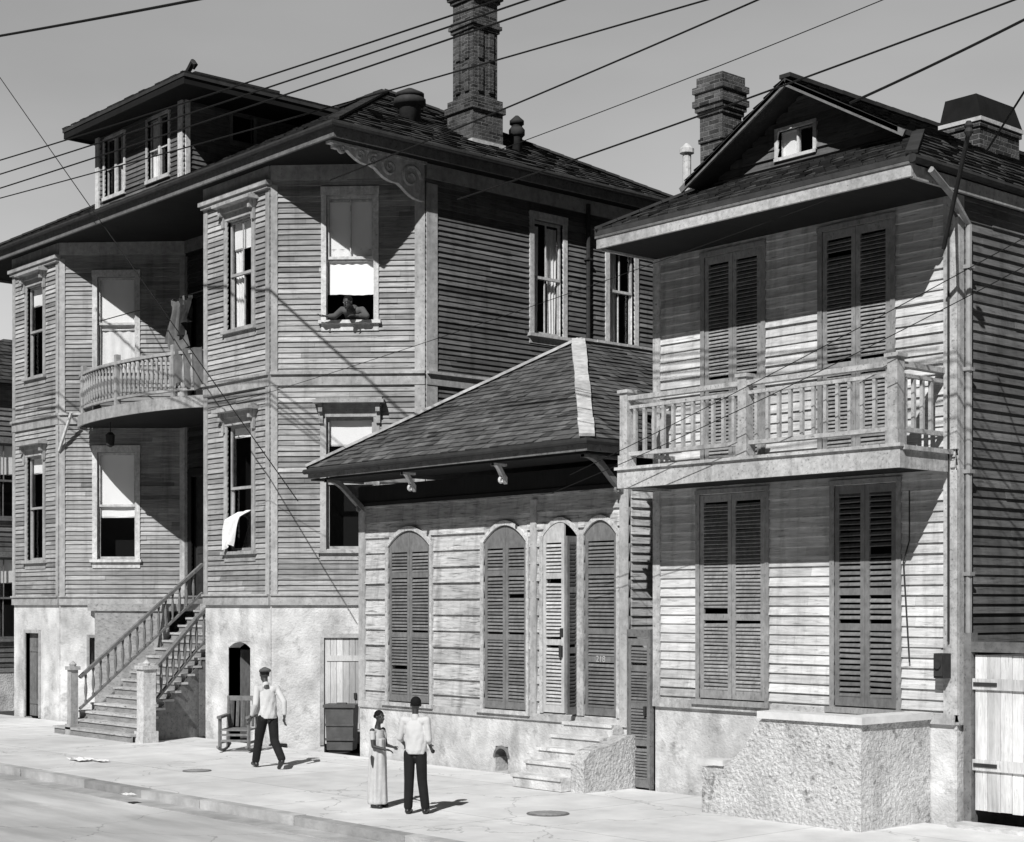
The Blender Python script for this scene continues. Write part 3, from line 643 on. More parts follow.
for i,(a,b) in enumerate(co):
    rise=.30 if i<2 else .24
    uc=(a+b)/2; hw=(b-a)/2; tf=lambda u,uc=uc,hw=hw,rise=rise: CZ[1]-.09-rise*((u-uc)/hw)**2
    c=MB(); c.fbox(f,a-.085,a,-.12,.072,CZ[0],tf(a),.6); c.fbox(f,b,b+.07,-.12,.072,CZ[0],tf(b),.6)
    n=14; sp_=MB()
    for j in range(n):
        p=a+(b-a)*j/n;q=a+(b-a)*(j+1)/n;P=f.P;zt=CZ[1]+.0
        t1=lambda u:tf(u)+.085
        c.hexa([P(p,.075,tf(p)),P(q,.075,tf(q)),P(q,-.12,tf(q)),P(p,-.12,tf(p)),P(p,.075,t1(p)),P(q,.075,t1(q)),P(q,-.12,t1(q)),P(p,-.12,t1(p))],.9)
        if zt>min(t1(p),t1(q))+.002: sp_.hexa([P(p,.03,min(t1(p),zt)),P(q,.03,min(t1(q),zt)),P(q,-.1,min(t1(q),zt)),P(p,-.1,min(t1(p),zt)),P(p,.03,zt),P(q,.03,zt),P(q,-.1,zt),P(p,-.1,zt)],.45)
    for (p,q,zz) in((a-.085,a,tf(a)),(b,b+.07,tf(b))): c.fbox(f,p,q,-.12,.074,zz,zz+.08,.9)
    if i<2: c.fbox(f,a-.15,b+.12,-.1,.12,CZ[0]-.07,CZ[0],.8)
    w=c.build('door' if i==2 else 'window',m_trimr,cot)
    sp_.build('spandrel',m_cot,w)
    g=MB(); g.fbox(f,a-.1,b+.1,-.5,-.47,1.0,4.7); g.build('dark_room',m_dark,w)
    if i<2 :
        for p,q in((a+.01,uc-.004),(uc+.004,b-.01)):
            g=MB(); louvre(g,f,p,q,CZ[0]+.02,CZ[1],.0,lambda u,t=tf:t(u)-.012,(.38,.72)); s_=g.build('shutter',m_shutc,w)
    elif i==2:
        g=MB(); louvre(g,f,a+.01,a+.54,CZ[0]+.02,CZ[1],.03,lambda u,t=tf:t(u)-.012,(.36,.7)); g.build('shutter',m_leaf,w,label='pale louvred shutter leaf standing ajar')
        g=MB(); f2=F(f.P(b-.02,.0,0)[:2],f.P(b+.05,.36,0)[:2]); louvre(g,f2,0,.34,CZ[0]+.02,CZ[1]-.35,0,None,(.36,.7)); g.build('shutter',m_shutc,w)
        g=MB(); g.fbox(f,a+.45,a+.51,.065,.11,2.1,2.3); g.fbox(f,a+.44,a+.52,.065,.075,2.45,2.6); g.build('door_latch',m_iron,w)
    else:
        g=MB(); louvre(g,f,a+.01,b-.01,CZ[0]+.02,CZ[1],.0,lambda u,t=tf:t(u)-.012,(.28,.42,.72)); s_=g.build('shutter',m_shutc,w)
        cu=bpy.data.curves.new('house_number','FONT'); cu.body='218'; cu.size=.15*S; cu.extrude=.003; cu.align_x='CENTER'
        o=bpy.data.objects.new('number_tmp',cu); COL.objects.link(o); bpy.context.view_layer.update()
        me=bpy.data.meshes.new_from_object(o.evaluated_get(bpy.context.evaluated_depsgraph_get())); me.name='house_number'; bpy.data.objects.remove(o); bpy.data.curves.remove(cu)
        me.materials.clear(); me.materials.append(m_trimh)
        o=bpy.data.objects.new('house_number',me); COL.objects.link(o); o.parent=w
        o.location=(f.P(uc,.042,CZ[0]+.02+(CZ[1]-CZ[0])*.28-.05)-ROOTLOC[cot.name])*S; o.rotation_euler=(R(90),0,0)
# roof
cx0,cx1,cy0,cy1=-26.65,-18.75,18.2,30; CE=5.68; ap=(-22.7,21.8,8.08); bp=(-22.7,26.4,8.08)
g=MB(); A,B,C2,D2=(cx0,cy0,CE),(cx1,cy0,CE),(cx1,cy1,CE),(cx0,cy1,CE)
shingles(g,A,B,ap,ap,24,.22,.026); shingles(g,B,C2,ap,bp,24,.22,.026); shingles(g,D2,A,bp,ap,20,.3); shingles(g,C2,D2,bp,bp,18,.3)
slab(g,[A,B,ap],.06); slab(g,[B,C2,bp,ap],.06); slab(g,[D2,A,ap,bp],.06); slab(g,[C2,D2,bp],.06)
cr=g.build('roof',m_cslat,cot)
for a,b,wd in((A,ap,.2),(B,ap,.26),(ap,bp,.2)):
    g=MB(); a,b=Vector(a),Vector(b); n=int((b-a).length/.4)
    for i in range(n): g.bar(a.lerp(b,i/n)+Vector((0,0,.05)),a.lerp(b,(i+1)/n)+Vector((0,0,.047)),wd+rnd.uniform(-.02,.02),.05,tone=rnd.random())
    g.build('ridge_cap',m_ridge,cr)
g=MB(); g.box(cx0+.02,cx1-.02,cy0+.02,cy0+.07,CE-.2,CE-.06,.6); g.box(cx1-.07,cx1-.02,cy0+.07,29,CE-.2,CE-.06,.6); g.build('fascia',m_trimc,cr)
g=MB(); g.tube([(cx0-.02,cy0-.04,CE-.07),(cx1+.03,cy0-.04,CE-.05),(cx1+.03,28,CE-.05)],.05,8); g.build('gutter',m_iron,cr)
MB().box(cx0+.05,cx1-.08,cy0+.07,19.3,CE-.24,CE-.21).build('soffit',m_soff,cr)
def bracket(root,x,y0,depth,ztop,drop,m,wd=.1,name='eave_bracket'):
    """sawn scroll bracket: an S-curved plate hanging from the soffit"""
    g=MB(); n=12; prev=None
    for i in range(n+1):
        t=i/n; y=y0-depth*t; zb=ztop-.05-drop*(1-t)**1.7-.03*math.sin(t*math.pi*2)
        if prev:
            za=min(prev[1]+.12,ztop); zc=min(zb+.12,ztop)
            g.hexa([(x-wd/2,prev[0],prev[1]),(x+wd/2,prev[0],prev[1]),(x+wd/2,y,zb),(x-wd/2,y,zb),(x-wd/2,prev[0],za),(x+wd/2,prev[0],za),(x+wd/2,y,zc),(x-wd/2,y,zc)])
        prev=(y,zb)
    r=min(.07,drop*.28)
    g.tube([(x,y0-.03-r+r*math.cos(i*.5)*(1-i/18),ztop-.06-drop+r+r*math.sin(i*.5)*(1-i/18)) for i in range(16)],.025,6)
    g.box(x-wd/2+.01,x+wd/2-.01,y0-depth,y0,ztop-.04,ztop+.001)
    g.build(name,m,root)
for x in(-26.2,-19.0): bracket(cot,x,19.24,.9,CE-.24,.55,m_trimc)
for x in(-23.75,-21.2): bracket(cot,x,18.62,.3,CE-.24,.3,m_trimh,.09)
# stoop
g=MB()
for i in range(5):
    z=.2*(i+1)+.02; g.box(-20.15,-18.98,17.85+i*.29,19.26,z-.21,z-.046,.2); g.box(-20.17,-18.98,17.82+i*.29,18.2+i*.29,z-.045,z+.006,.9)
sp=g.build('stoop',m_stucr,cot)
g=MB(); g.prism([(-18.97,18.05,-.05),(-18.97,19.26,-.05),(-18.97,19.26,.86),(-18.97,19.0,.86),(-18.97,18.8,.78),(-18.97,18.5,.72),(-18.97,18.2,.66),(-18.97,18.05,.5)],(.30,0,0)); g.build('stoop_wall',m_cast,sp)

g=thing('passage_gate','narrow louvred wooden gate in the gap between cottage and two-storey house','gate',(-18.58,19.25,0))
fg=F((-18.84,19.25),(-18.32,19.25)); q=MB(); louvre(q,fg,.02,.50,.02,2.45,0,None,(.3,.55,.8),.06,.05); q.build('gate_leaf',m_shutc,g)
q=MB(); q.fbox(fg,-.0,.02,-.05,.05,0,2.6); q.fbox(fg,.5,.52,-.05,.05,0,2.6); q.fbox(fg,.02,.5,-.05,.06,2.48,2.6); q.build('gate_frame',m_trimc,g)
q=MB(); q.fbox(fg,.4,.44,.037,.08,1.2,1.35); q.build('gate_latch',m_iron,g)

# ================================================================== RIGHT HOUSE
rh=thing('two_storey_house','narrow pale two-storey clapboard house with wooden balcony, pent roof and front gable','house',(-15.5,19.3,0))
rp=[(-18.3,31),(-18.3,19.3),(-12.65,19.3),(-12.65,31),(-18.3,31)]
RF=[F(rp[i],rp[i+1]) for i in range(4)]; f=RF[1]; fs_=RF[2]
V=lambda X:X+18.3
lo=[(V(-17.3),V(-15.98)),(V(-14.68),V(-13.6))]; up=[(V(-17.2),V(-16.05)),(V(-14.9),V(-13.7))]
LZ=(1.52,4.72); UZ=(5.14,8.45)
allo=[(a,b)+LZ for a,b in lo]+[(a,b)+UZ for a,b in up]
wl=MB(); siding(wl,f,1.4,8.65,.145,allo,.030,joint=3.5); wl.build('wall',m_right,rh)
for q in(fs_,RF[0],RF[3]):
    wl=MB(); siding(wl,q,1.4,8.85,.135,[],.030,joint=3.5); wl.build('side_wall',m_rside,rh,label='weathered clapboard side wall with shade put into its dark colour' if q is fs_ else None)
fd=MB()
for q in RF: panel(fd,q,-.16,1.4,[],-.3,.0)
fd.build('foundation',m_stucr,rh)
tr=MB(); tr.fbox(f,0,f.L,-.05,.06,1.36,1.5,.6)
for a,b in((1.5,4.84),(5.13,8.6)):
    tr.fbox(f,0,.15,0,.05,a,b,.6); tr.fbox(f,f.L-.17,f.L+.045,0,.05,a,b,.8)
tr.fbox(fs_,0,.12,0,.05,1.36,8.6,.3)
tr.build('trim',m_trimr,rh)
for lst,(z0,z1),nm in((lo,LZ,'window'),(up,UZ,'balcony_door')):
    for i,(a,b) in enumerate(lst):
        c=MB(); c.fbox(f,a-.08,a,-.12,.045,z0,z1+.02,.4); c.fbox(f,b,b+.08,-.12,.045,z0,z1+.02,.4); c.fbox(f,a-.09,b+.09,-.12,.055,z1+.02,z1+.09,.3)
        if nm=='window': c.fbox(f,a-.12,b+.12,-.12,.11,z0-.08,z0,.6)
        w=c.build(nm,m_shutr,rh)
        g=MB(); g.fbox(f,a-.1,b+.1,-.5,-.47,z0-.1,z1+.1); g.build('dark_room',m_dark,w)
        uc=(a+b)/2; first=(nm=='window' and i==1)
        for p,q in((a+.01,uc-.004),(uc+.004,b-.01)):
            g=MB(); louvre(g,f,p,q,z0+.02,z1,-.005,None,(.40,) if not first else (.36,.52),pitch=.058 if not first else .08,st=.075,miss=.01 if not first else .05,fill=.014); g.build('shutter',m_shutr if not first else m_shutc,w)
# balcony
g=MB(); y0=18.15
x=-17.95
while x<-12.75:
    g.box(x,x+.118,y0,19.27,5.06,5.12,rnd.random()); x+=.12
bal=g.build('balcony',m_trimr,rh)
g=MB(); g.box(-17.97,-12.72,y0-.05,y0,4.82,5.1,.7); g.box(-12.77,-12.72,y0,19.3,4.82,5.1,.6); g.box(-17.97,-17.92,y0,19.3,4.82,5.1,.6); g.box(-18.0,-12.69,y0-.09,y0-.002,5.1,5.145,.8); g.build('balcony_fascia',m_trimr,bal)
MB().box(-17.91,-12.78,y0+.002,19.29,4.86,4.89).build('balcony_soffit',m_soff,bal)
yb=y0+.06; g=MB(); XL=-17.86
for z,h,wd in((6.25,.07,.13),(5.38,.06,.07),(6.1,.05,.06)):
    g.box(XL,-12.86,yb-wd/2,yb+wd/2,z-h,z); g.box(-12.86-wd/2,-12.86+wd/2,yb+wd/2,19.28,z-h,z); g.box(XL-wd/2,XL+wd/2,yb+wd/2,19.28,z-h,z)
rail=g.build('balcony_railing',m_trimr,bal)
for x in(XL,-15.46,-12.86):
    g=MB(); g.box(x-.08,x+.08,yb-.085,yb+.08,5.13,6.3); g.box(x-.11,x+.11,yb-.115,yb+.11,6.3,6.35); g.box(x-.1,x+.1,yb-.105,yb+.1,5.13,5.33); g.build('railing_post',m_trimr,rail)
pos=[(-17.68+i*.2,yb,5.38) for i in range(11)]+[(-15.25+i*.205,yb,5.38) for i in range(12)]+[(-12.86,yb+.2+i*.2,5.38) for i in range(4)]+[(XL,yb+.2+i*.2,5.38) for i in range(4)]
g=MB(); p=pos[0]; g.box(p[0]-.025,p[0]+.025,p[1]-.025,p[1]+.025,p[2],p[2]+.68); b2=g.build('baluster',m_trimr,rail,org=p); place_copies(b2,pos[1:])
# roof
RE=8.88; ex0,ex1,ey=-18.34,-12.45,17.97; RZ=10.72; rc=-15.22; kz=9.58
sl=(RZ-RE)/(rc+18.4); kx=(RZ-kz)/sl
g=MB(); yB=31.3; yG=18.8
shingles(g,(ex0,ey,RE),(ex1,ey,RE),(rc-kx,19.32,kz),(rc+kx,19.32,kz),8,.2,.028)
shingles(g,(ex1,ey,RE),(ex1,yB,RE),(rc+kx,19.3,kz),(rc+kx,yB,kz),8,.2,.028); shingles(g,(rc+kx,yG,kz),(rc+kx,yB,kz),(rc,yG,RZ),(rc,yB,RZ),10,.2,.028)
shingles(g,(ex0,yB,RE),(ex0,ey,RE),(rc-kx,yB,kz),(rc-kx,19.3,kz),8,.2,.028); shingles(g,(rc-kx,yB,kz),(rc-kx,yG,kz),(rc,yB,RZ),(rc,yG,RZ),10,.2,.028)
slab(g,[(ex0,ey,RE),(ex1,ey,RE),(rc+kx,19.32,kz),(rc-kx,19.32,kz)])
slab(g,[(ex1,ey,RE),(ex1,yB,RE),(rc+kx,yB,kz),(rc+kx,19.3,kz)]); slab(g,[(ex0,yB,RE),(ex0,ey,RE),(rc-kx,19.3,kz),(rc-kx,yB,kz)])
slab(g,[(rc+kx,yG,kz),(rc+kx,yB,kz),(rc,yB,RZ),(rc,yG,RZ)]); slab(g,[(rc-kx,yB,kz),(rc-kx,yG,kz),(rc,yG,RZ),(rc,yB,RZ)])
rr=g.build('roof',m_slate,rh)
g=MB(); g.box(ex0+.02,ex1-.02,ey+.02,ey+.07,RE-.28,RE-.12,.6); g.box(ex1-.07,ex1-.02,ey+.07,yB,RE-.3,RE-.12,.1); g.box(ex0+.02,ex0+.07,ey+.07,yB,RE-.3,RE-.12,.3); g.build('fascia',m_trimr,rr)
g=MB(); g.box(ex0,ex1,ey-.0,ey+.1,RE-.12,RE-.085,.3); g.build('drip_board',m_trimc,rr)
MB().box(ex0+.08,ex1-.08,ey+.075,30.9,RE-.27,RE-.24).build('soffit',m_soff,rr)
g=MB(); g.tube([(ex1+.03,ey-.02,RE-.06),(ex1+.03,yB,RE-.06)],.06,8); g.build('gutter',m_iron,rr)
gw=(V(-15.72),V(-15.06),9.72,10.12)
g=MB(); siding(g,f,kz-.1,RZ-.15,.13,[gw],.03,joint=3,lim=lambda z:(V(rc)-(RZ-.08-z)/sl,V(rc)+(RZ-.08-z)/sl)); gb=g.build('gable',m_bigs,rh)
for s_ in(-1,1):
    g=MB(); g.bar((rc+s_*(kx+.1),yG+.02,kz-.12),(rc,yG+.02,RZ-.07),.04,.09,(0,0,1),.5); g.build('rake_board',m_trimc,gb)
g=MB(); a,b,z0,z1=gw
g.fbox(f,a-.06,a,-.1,.05,z0-.05,z1+.05,.8);g.fbox(f,b,b+.06,-.1,.05,z0-.05,z1+.05,.8);g.fbox(f,a,b,-.1,.048,z1,z1+.05,.8);g.fbox(f,a-.06,b+.06,-.1,.07,z0-.05,z0,.8);g.fbox(f,(a+b)/2-.02,(a+b)/2+.02,-.06,-.02,z0,z1,.8)
w=g.build('gable_window',m_trimh,rh)
g=MB(); g.fbox(f,a,b,-.05,-.045,z0,z1); g.build('pane',m_glass,w)
g=MB(); g.fbox(f,a,(a+b)/2,-.1,-.09,z0,z1); g.build('roller_shade',m_shade,w)
g=MB(); g.fbox(f,a-.05,b+.05,-.4,-.39,z0-.1,z1+.1); g.build('dark_room',m_dark,w)
g=MB()
for i in range(29): g.bar((rc,yG+i*.42,RZ+.03),(rc,yG+i*.42+.42,RZ+.025),.2,.06,tone=rnd.random())
g.build('ridge_cap',m_iron,rr)
for s_ in(-1,1):
    g=MB(); a=Vector((ex0 if s_<0 else ex1,ey,RE+.03)); b=Vector((rc+s_*kx,19.3,kz+.03))
    for i in range(5): g.bar(a.lerp(b,i/5),a.lerp(b,(i+.98)/5),.16,.04,tone=rnd.random())
    g.build('hip_cap',m_iron,rr)
chimney(rr,-17.72,20.25,[(9.0,10.55,.235,.235),(10.55,10.62,.26,.26),(10.62,10.98,.24,.24),(10.98,11.06,.27,.27),(11.06,11.14,.30,.30),(11.14,11.24,.33,.33),(11.24,11.36,.30,.30),(11.36,11.46,.33,.33),(11.46,11.62,.28,.28)])
g=MB(); g.tube([(-18.1,19.85,8.9),(-18.1,19.85,10.4)],.07,10); g.lathe((-18.1,19.85,10.4),[(.12,0),(.12,.07),(.03,.16)],12); g.tube([(-18.1,19.85,9.6),(-18.1,19.85,9.65)],.09,10); g.build('stovepipe',m_trimh,rr)
c3=chimney(rr,-14.2,22.35,[(9.3,10.3,.33,.55),(10.3,10.38,.36,.58)])
MB().box(-14.58,-13.82,21.75,22.95,10.38,10.44,.9).build('chimney_cap',m_ridge,c3)
g=MB(); g.hexa([(-14.57,21.77,10.44),(-13.83,21.77,10.44),(-13.83,22.93,10.44),(-14.57,22.93,10.44),(-14.5,21.82,10.82),(-13.95,21.82,10.82),(-13.95,22.88,10.82),(-14.5,22.88,10.82)]); g.build('chimney_hood',m_sheet,c3)
g=MB(); g.tube([(-12.38,18.3,8.72),(-12.5,19.0,8.5),(-12.55,19.45,8.2),(-12.55,19.45,2.6)],.045,8)
for z in(7.6,6.2,4.8,3.4): g.box(-12.64,-12.49,19.39,19.51,z,z+.05)
g.build('downspout',m_ltin,rh)
g=MB(); g.tube([(-12.72,19.22,8.1),(-12.72,19.22,2.5)],.018,6); g.tube([(-13.35,19.22,4.6),(-13.35,19.22,3.9),(-13.45,19.22,3.6),(-13.35,19.22,2.2)],.012,6); g.build('conduit',m_iron,rh)
g=MB(); g.box(-12.86,-12.70,19.08,19.25,2.0,2.34); g.box(-12.85,-12.71,19.06,19.08,2.03,2.31); g.tube([(-12.78,19.05,2.18),(-12.78,19.03,2.18)],.05,12); g.build('meter_box',m_iron,rh)
g=MB(); a=Vector((-12.45,18.7,7.75)); b=Vector((-11.55,17.9,8.95)); g.tube([a,b],.03,8); g.tube([Vector((-12.62,19.25,8.3)),a.lerp(b,.35)],.02,6)
g.lathe(b,[(.03,-.05),(.06,0),(.04,.05),(.06,.08),(.03,.14)],10); g.build('service_mast',m_iron,rh)
g=MB(); Yf=17.7
prf=[(-15.85,-.1),(-13.05,-.1),(-13.05,1.42),(-14.72,1.42),(-14.86,1.3),(-15.05,1.0),(-15.25,.82),(-15.4,.72),(-15.85,.66)]
g.prism([(x,Yf,z) for x,z in prf],(0,.28,0)); g.box(-13.32,-13.055,Yf+.28,19.28,-.1,1.42)
ms=g.build('entry_wall',m_cast,rh)
g=MB(); g.box(-14.78,-13.0,Yf-.05,Yf+.33,1.42,1.52,.8); g.box(-13.36,-13.0,Yf+.33,19.27,1.42,1.52,.8); g.build('entry_wall_coping',m_coping,ms)
g=MB(); g.box(-15.9,-15.42,Yf-.04,Yf+.3,.70,.78,.7); g.build('entry_wall_coping',m_coping,ms)
g=MB()
for i in range(7): g.box(-15.8+i*.24,-13.33,Yf+.29,19.26,-.05+(.2*i if i else 0),.2*(i+1),.5)
g.build('entry_steps',m_stucr,ms)

# ================================================================== gate at right & neighbour at left
gt=thing('board_gate','tall pale vertical board gate at the right of the two-storey house','gate',(-11.6,19.45,0))
fg=F((-12.6,19.5),(-9.7,19.5)); q=MB(); x=.14
while x<2.8: l=rnd.uniform(.16,.22); q.fbox(fg,x+.004,x+l-.004,0,.03+rnd.uniform(0,.008),.18+rnd.uniform(-.03,.03),2.32,rnd.random()); x+=l
q.build('gate_boards',m_gate,gt)
for a in(.75,1.85): q=MB(); q.fbox(fg,.12,2.9,.04,.07,a,a+.15); q.build('gate_rail',m_gate,gt)
q=MB(); q.fbox(fg,0,.12,-.06,.1,0,2.62); q.fbox(fg,2.9,3.02,-.06,.1,0,2.62); q.fbox(fg,.12,2.9,-.05,.1,2.36,2.5,.1); q.build('gate_frame',m_trimc,gt)
for a in(1.9,.8): q=MB(); q.fbox(fg,.14,.5,.071,.085,a,a+.05); q.build('hinge',m_iron,gt)
q=MB(); q.fbox(fg,0,3,.1,.5,-.1,.05); q.build('gate_sill',m_stucr,gt)
nb=thing('neighbouring_house','dark clapboard house glimpsed past the left edge of the big bay house','house',(-49,19.3,0))
np_=[(-52,30),(-52,19.3),(-46.4,19.3),(-46.4,30),(-52,30)]; q=MB(); fd=MB()
for i in range(4):
    ff=F(np_[i],np_[i+1]); siding(q,ff,1.0,9.6,.15,[(1.2,2.1,2.2,4.6),(3.4,4.3,2.2,4.6)] if i==1 else ([(1.15,2.0,5.6,7.8),(1.15,2.0,2.0,4.4)] if i==2 else []),joint=5); panel(fd,ff,-.16,1.0,[],-.3,.02)
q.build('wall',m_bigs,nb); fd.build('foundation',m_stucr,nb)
ff=F(np_[2],np_[3]); window(nb,ff,1.15,2.0,5.6,7.8,m_trimc,shade=.4); window(nb,ff,1.15,2.0,2.0,4.4,m_trimc,shade=.3)
ff=F(np_[1],np_[2]); window(nb,ff,1.2,2.1,2.2,4.6,m_trimc,shade=.4); window(nb,ff,3.4,4.3,2.2,4.6,m_trimc,shade=.3)
q=MB(); a,b,c,d=(-52.4,18.9,9.65),(-46.0,18.9,9.65),(-46.0,30.4,9.65),(-52.4,30.4,9.65); r1,r2=(-49.2,22.1,11.4),(-49.2,27.2,11.4)
shingles(q,a,b,r1,r1,12,.3); shingles(q,b,c,r1,r2,12,.3); shingles(q,d,a,r2,r1,12,.3); slab(q,[a,b,r1]); slab(q,[b,c,r2,r1]); slab(q,[d,a,r1,r2]); q.box(-52.3,-46.1,19.0,30.3,9.5,9.56); q.build('roof',m_slate,nb)

# ================================================================== WIRES
def wire(p,q,Y,lab,r=.014,sag=.15,ext=(.3,.3),n=24,name='utility_wire',Yq=None):
    a=at(p[0],p[1],Y); b=at(q[0],q[1],Yq or Y); d=b-a; a2=a-d*ext[0]; b2=b+d*ext[1]
    pts=[]
    for i in range(n+1):
        t=i/n; v=a2.lerp(b2,t); v.z-=sag*4*t*(1-t)*.5; pts.append(v)
    g=MB(); g.tube(pts,r,6); o=g.build(name,m_wire,org=a2); tag(o,lab,'wire','utility wires over the street'); return o
wire((0,35),(205,-3),15,'thick black cable crossing the top left corner of the sky',.026,.05)
wire((0,158),(440,16),15,'topmost of the three wires rising past the dormer to the tall chimney')
wire((0,172),(500,6),15,'middle of the three wires rising past the dormer to the tall chimney')
wire((0,186),(565,-4),15,'lowest of the three wires rising past the dormer to the tall chimney')
wire((0,196),(700,-2),15.3,'wire crossing the big roof just right of the tall chimney, leftmost there',.012)
wire((330,180),(755,-2),15.3,'wire passing over the two round roof vents toward the top right of the tall chimney',.012,.1,(.0,.3))
wire((535,135),(880,-2),15.5,'thin wire through the sky between the tall chimney and the gable, lower one',.006,.1,(.2,.3))
wire((580,155),(1008,0),15.5,'wire skimming above the small square chimney toward the top right',.012,.1,(.4,.2))
wire((850,103),(1024,18),16,'wire leaving the gable roof toward the top right corner',.016,.05,(.0,.3))
wire((430,335),(210,410),17.5,'slack wire drooping in front of the right bay belt course',.005,.2,(1.2,.0))
wire((-5,70),(92,208),18.2,'thin wire running steeply down at the left edge past the dormer',.011,.05,(.2,1.6))
wire((655,430),(1024,235),17.6,'thin service wire crossing in front of the balcony railing',.006,.15,(.3,.2))
wire((640,450),(1024,262),17.6,'second thin service wire crossing lower over the balcony railing',.006,.25,(.3,.2))
o=wire((986,152),(1024,92),17.9,'short service wire rising from the mast on the house corner',.014,.0,(.0,.6),Yq=17.0)

# ================================================================== STREET BITS
def gpt(px,py):
    t=CH*FP/(py-HY); c=(px-CX)/FP; return (DX+RX*c)*t,(DY+RY*c)*t
def cover(px,py,r,lab):
    x,y=gpt(px,py)
    g=MB(); g.lathe((x,y,.002),[(r,0),(r,.008),(r*.9,.010)],28); o=g.build('manhole_cover',m_cover,org=(x,y,0)); tag(o,lab,'manhole cover','round covers in the pavement')
    for i in range(-3,4):
        w_=math.sqrt(max(0,(r*.85)**2-(i*r*.22)**2)); g=MB(); g.box(x-w_,x+w_,y+i*r*.22-.012,y+i*r*.22+.012,.012,.018); g.build('cover_rib',m_ltin,o)
cover(197,771,.26,'small iron cover in the sidewalk left of the walking man')
cover(548,814,.31,'larger iron cover in the sidewalk in front of the cottage stoop')
def litter(px,py,s,lab):
    x,y=gpt(px,py); g=MB(); vs=[];fs=[];n=7
    for j in range(n+1):
        for i in range(n+1): vs.append((x+(i/n-.5)*s*1.5+rnd.uniform(-.02,.02),y+(j/n-.5)*s+rnd.uniform(-.02,.02),.02+rnd.uniform(0,.07)*s*2))
    for j in range(n):
        for i in range(n): fs.append((j*(n+1)+i,j*(n+1)+i+1,(j+1)*(n+1)+i+1,(j+1)*(n+1)+i))
    g.add(vs,fs); tag(g.build('paper_scrap',m_paper,org=(x,y,0)),lab,'litter','paper litter on the sidewalk')
litter(82,761,.35,'crumpled paper on the sidewalk in front of the stairs, left piece'); litter(101,762,.22,'smaller crumpled paper just right of the larger scrap'); litter(128,796,.16,'torn paper near the kerb at left')
# chair
hx_,hy_=-28.75,17.95
ch_=thing('wooden_chair','slatted wooden rocking chair standing by the arched basement entrance','chair',(hx_,hy_,0))
def CP(x,y,z): a=R(42); return Vector((hx_+x*math.cos(a)-y*math.sin(a),hy_+x*math.sin(a)+y*math.cos(a),z*1.08))
for sx in(-.3,.3):
    for sy,h in((-.28,.66),(.28,1.0)):
        g=MB(); g.bar(CP(sx,sy,0.05),CP(sx,sy+(.1 if h>.9 else 0),h),.055,.055,(1,0,0)); g.build('leg',m_wood,ch_)
    g=MB(); g.bar(CP(sx,-.36,.66),CP(sx,.32,.68),.09,.05); g.build('armrest',m_wood,ch_)
    g=MB(); g.tube([CP(sx,-.45+i*.09,.03+.25*((i-5)/5)**2*.35) for i in range(11)],.03,6); g.build('rocker',m_wood,ch_)
g=MB()
for i in range(6): g.bar(CP(-.3,-.26+i*.1,.42),CP(.3,-.26+i*.1,.42),.085,.03,tone=rnd.random())
g.build('seat',m_wood,ch_)
for x_ in(-.22,-.11,0,.11,.22):
    g=MB(); g.bar(CP(x_,.31,.45),CP(x_,.38,.95),.06,.025,(1,0,0),tone=rnd.random()); g.build('back_slat',m_wood,ch_)
g=MB(); g.bar(CP(-.34,.385,.99),CP(.34,.385,.99),.04,.1); g.build('top_rail',m_wood,ch_)
for a,b in((CP(-.3,-.28,.22),CP(.3,-.28,.22)),(CP(-.3,-.28,.18),CP(-.3,.28,.18)),(CP(.3,-.28,.18),CP(.3,.28,.18)),(CP(-.3,-.28,.33),CP(.3,-.28,.33))):
    g=MB(); g.bar(a,b,.035,.045); g.build('stretcher',m_wood,ch_)
# bin
tcn=thing('metal_bin','dark squarish box bin standing beside the plank basement door','bin',(-27.6,19.85,0))
fbn=F((-27.95,19.62),(-27.5,20.02))
g=MB(); P=fbn.P
g.hexa([P(.03,.22,0),P(.57,.22,0),P(.57,-.22,0),P(.03,-.22,0),P(0,.25,.88),P(.6,.25,.88),P(.6,-.25,.88),P(0,-.25,.88)])
for z in(.2,.5): g.fbox(fbn,.0,.6,.235,.262,z,z+.05)
g.build('bin_body',m_bin,tcn)
g=MB(); g.fbox(fbn,-.04,.64,-.29,.29,.881,.94); g.fbox(fbn,.2,.4,-.05,.05,.94,.97); g.build('lid',m_bin,tcn)
# laundry
ln=MB(); ln.tube([(-37.4,19.3,10.1),(-35,19.3,10.1),(-32.35,19.3,10.15)],.012,6); tag(ln.build('clothes_line',m_wire,org=(-35,19.35,10)),'thin clothes line strung above the curved balcony','line')
fl=F((-34.6,19.2),(-32.3,19.2))
def garment(u0,u1,z0,z1,m,lab,name,seed):
    r_=random.Random(seed); g=MB(); vs=[];fs=[];nu,nz=36,16; ph=[r_.uniform(0,6) for _ in range(4)]
    for j in range(nz+1):
        y=j/nz
        for i in range(nu+1):
            x=i/nu; uc=(u0+u1)/2; half=(u1-u0)/2*(1-.25*y+.18*math.sin(3*y+ph[0])*(.5))
            if y>.82: half*=1.28
            u=uc+(x-.5)*2*half+.05*math.sin(y*5+ph[1])
            w=.11*math.sin(x*15+ph[2]+y*2)*(1.15-y)+.04*math.sin(x*31+ph[3])
            z=z0+(z1-z0)*y+.16*math.sin(x*5+ph[0])*(1-y)-.10*math.sin(math.pi*x)*(y**6)
            vs.append(fl.P(u,w,z))
    for j in range(nz):
        for i in range(nu): fs.append((j*(nu+1)+i,j*(nu+1)+i+1,(j+1)*(nu+1)+i+1,(j+1)*(nu+1)+i))
    g.add(vs,fs); tag(g.build(name,m,smooth=True,org=fl.P((u0+u1)/2,0,z0)),lab,'laundry')
garment(.82,1.55,8.95,10.12,m_grey,'large dark garment hanging from the line above the curved balcony','hanging_garment',3)
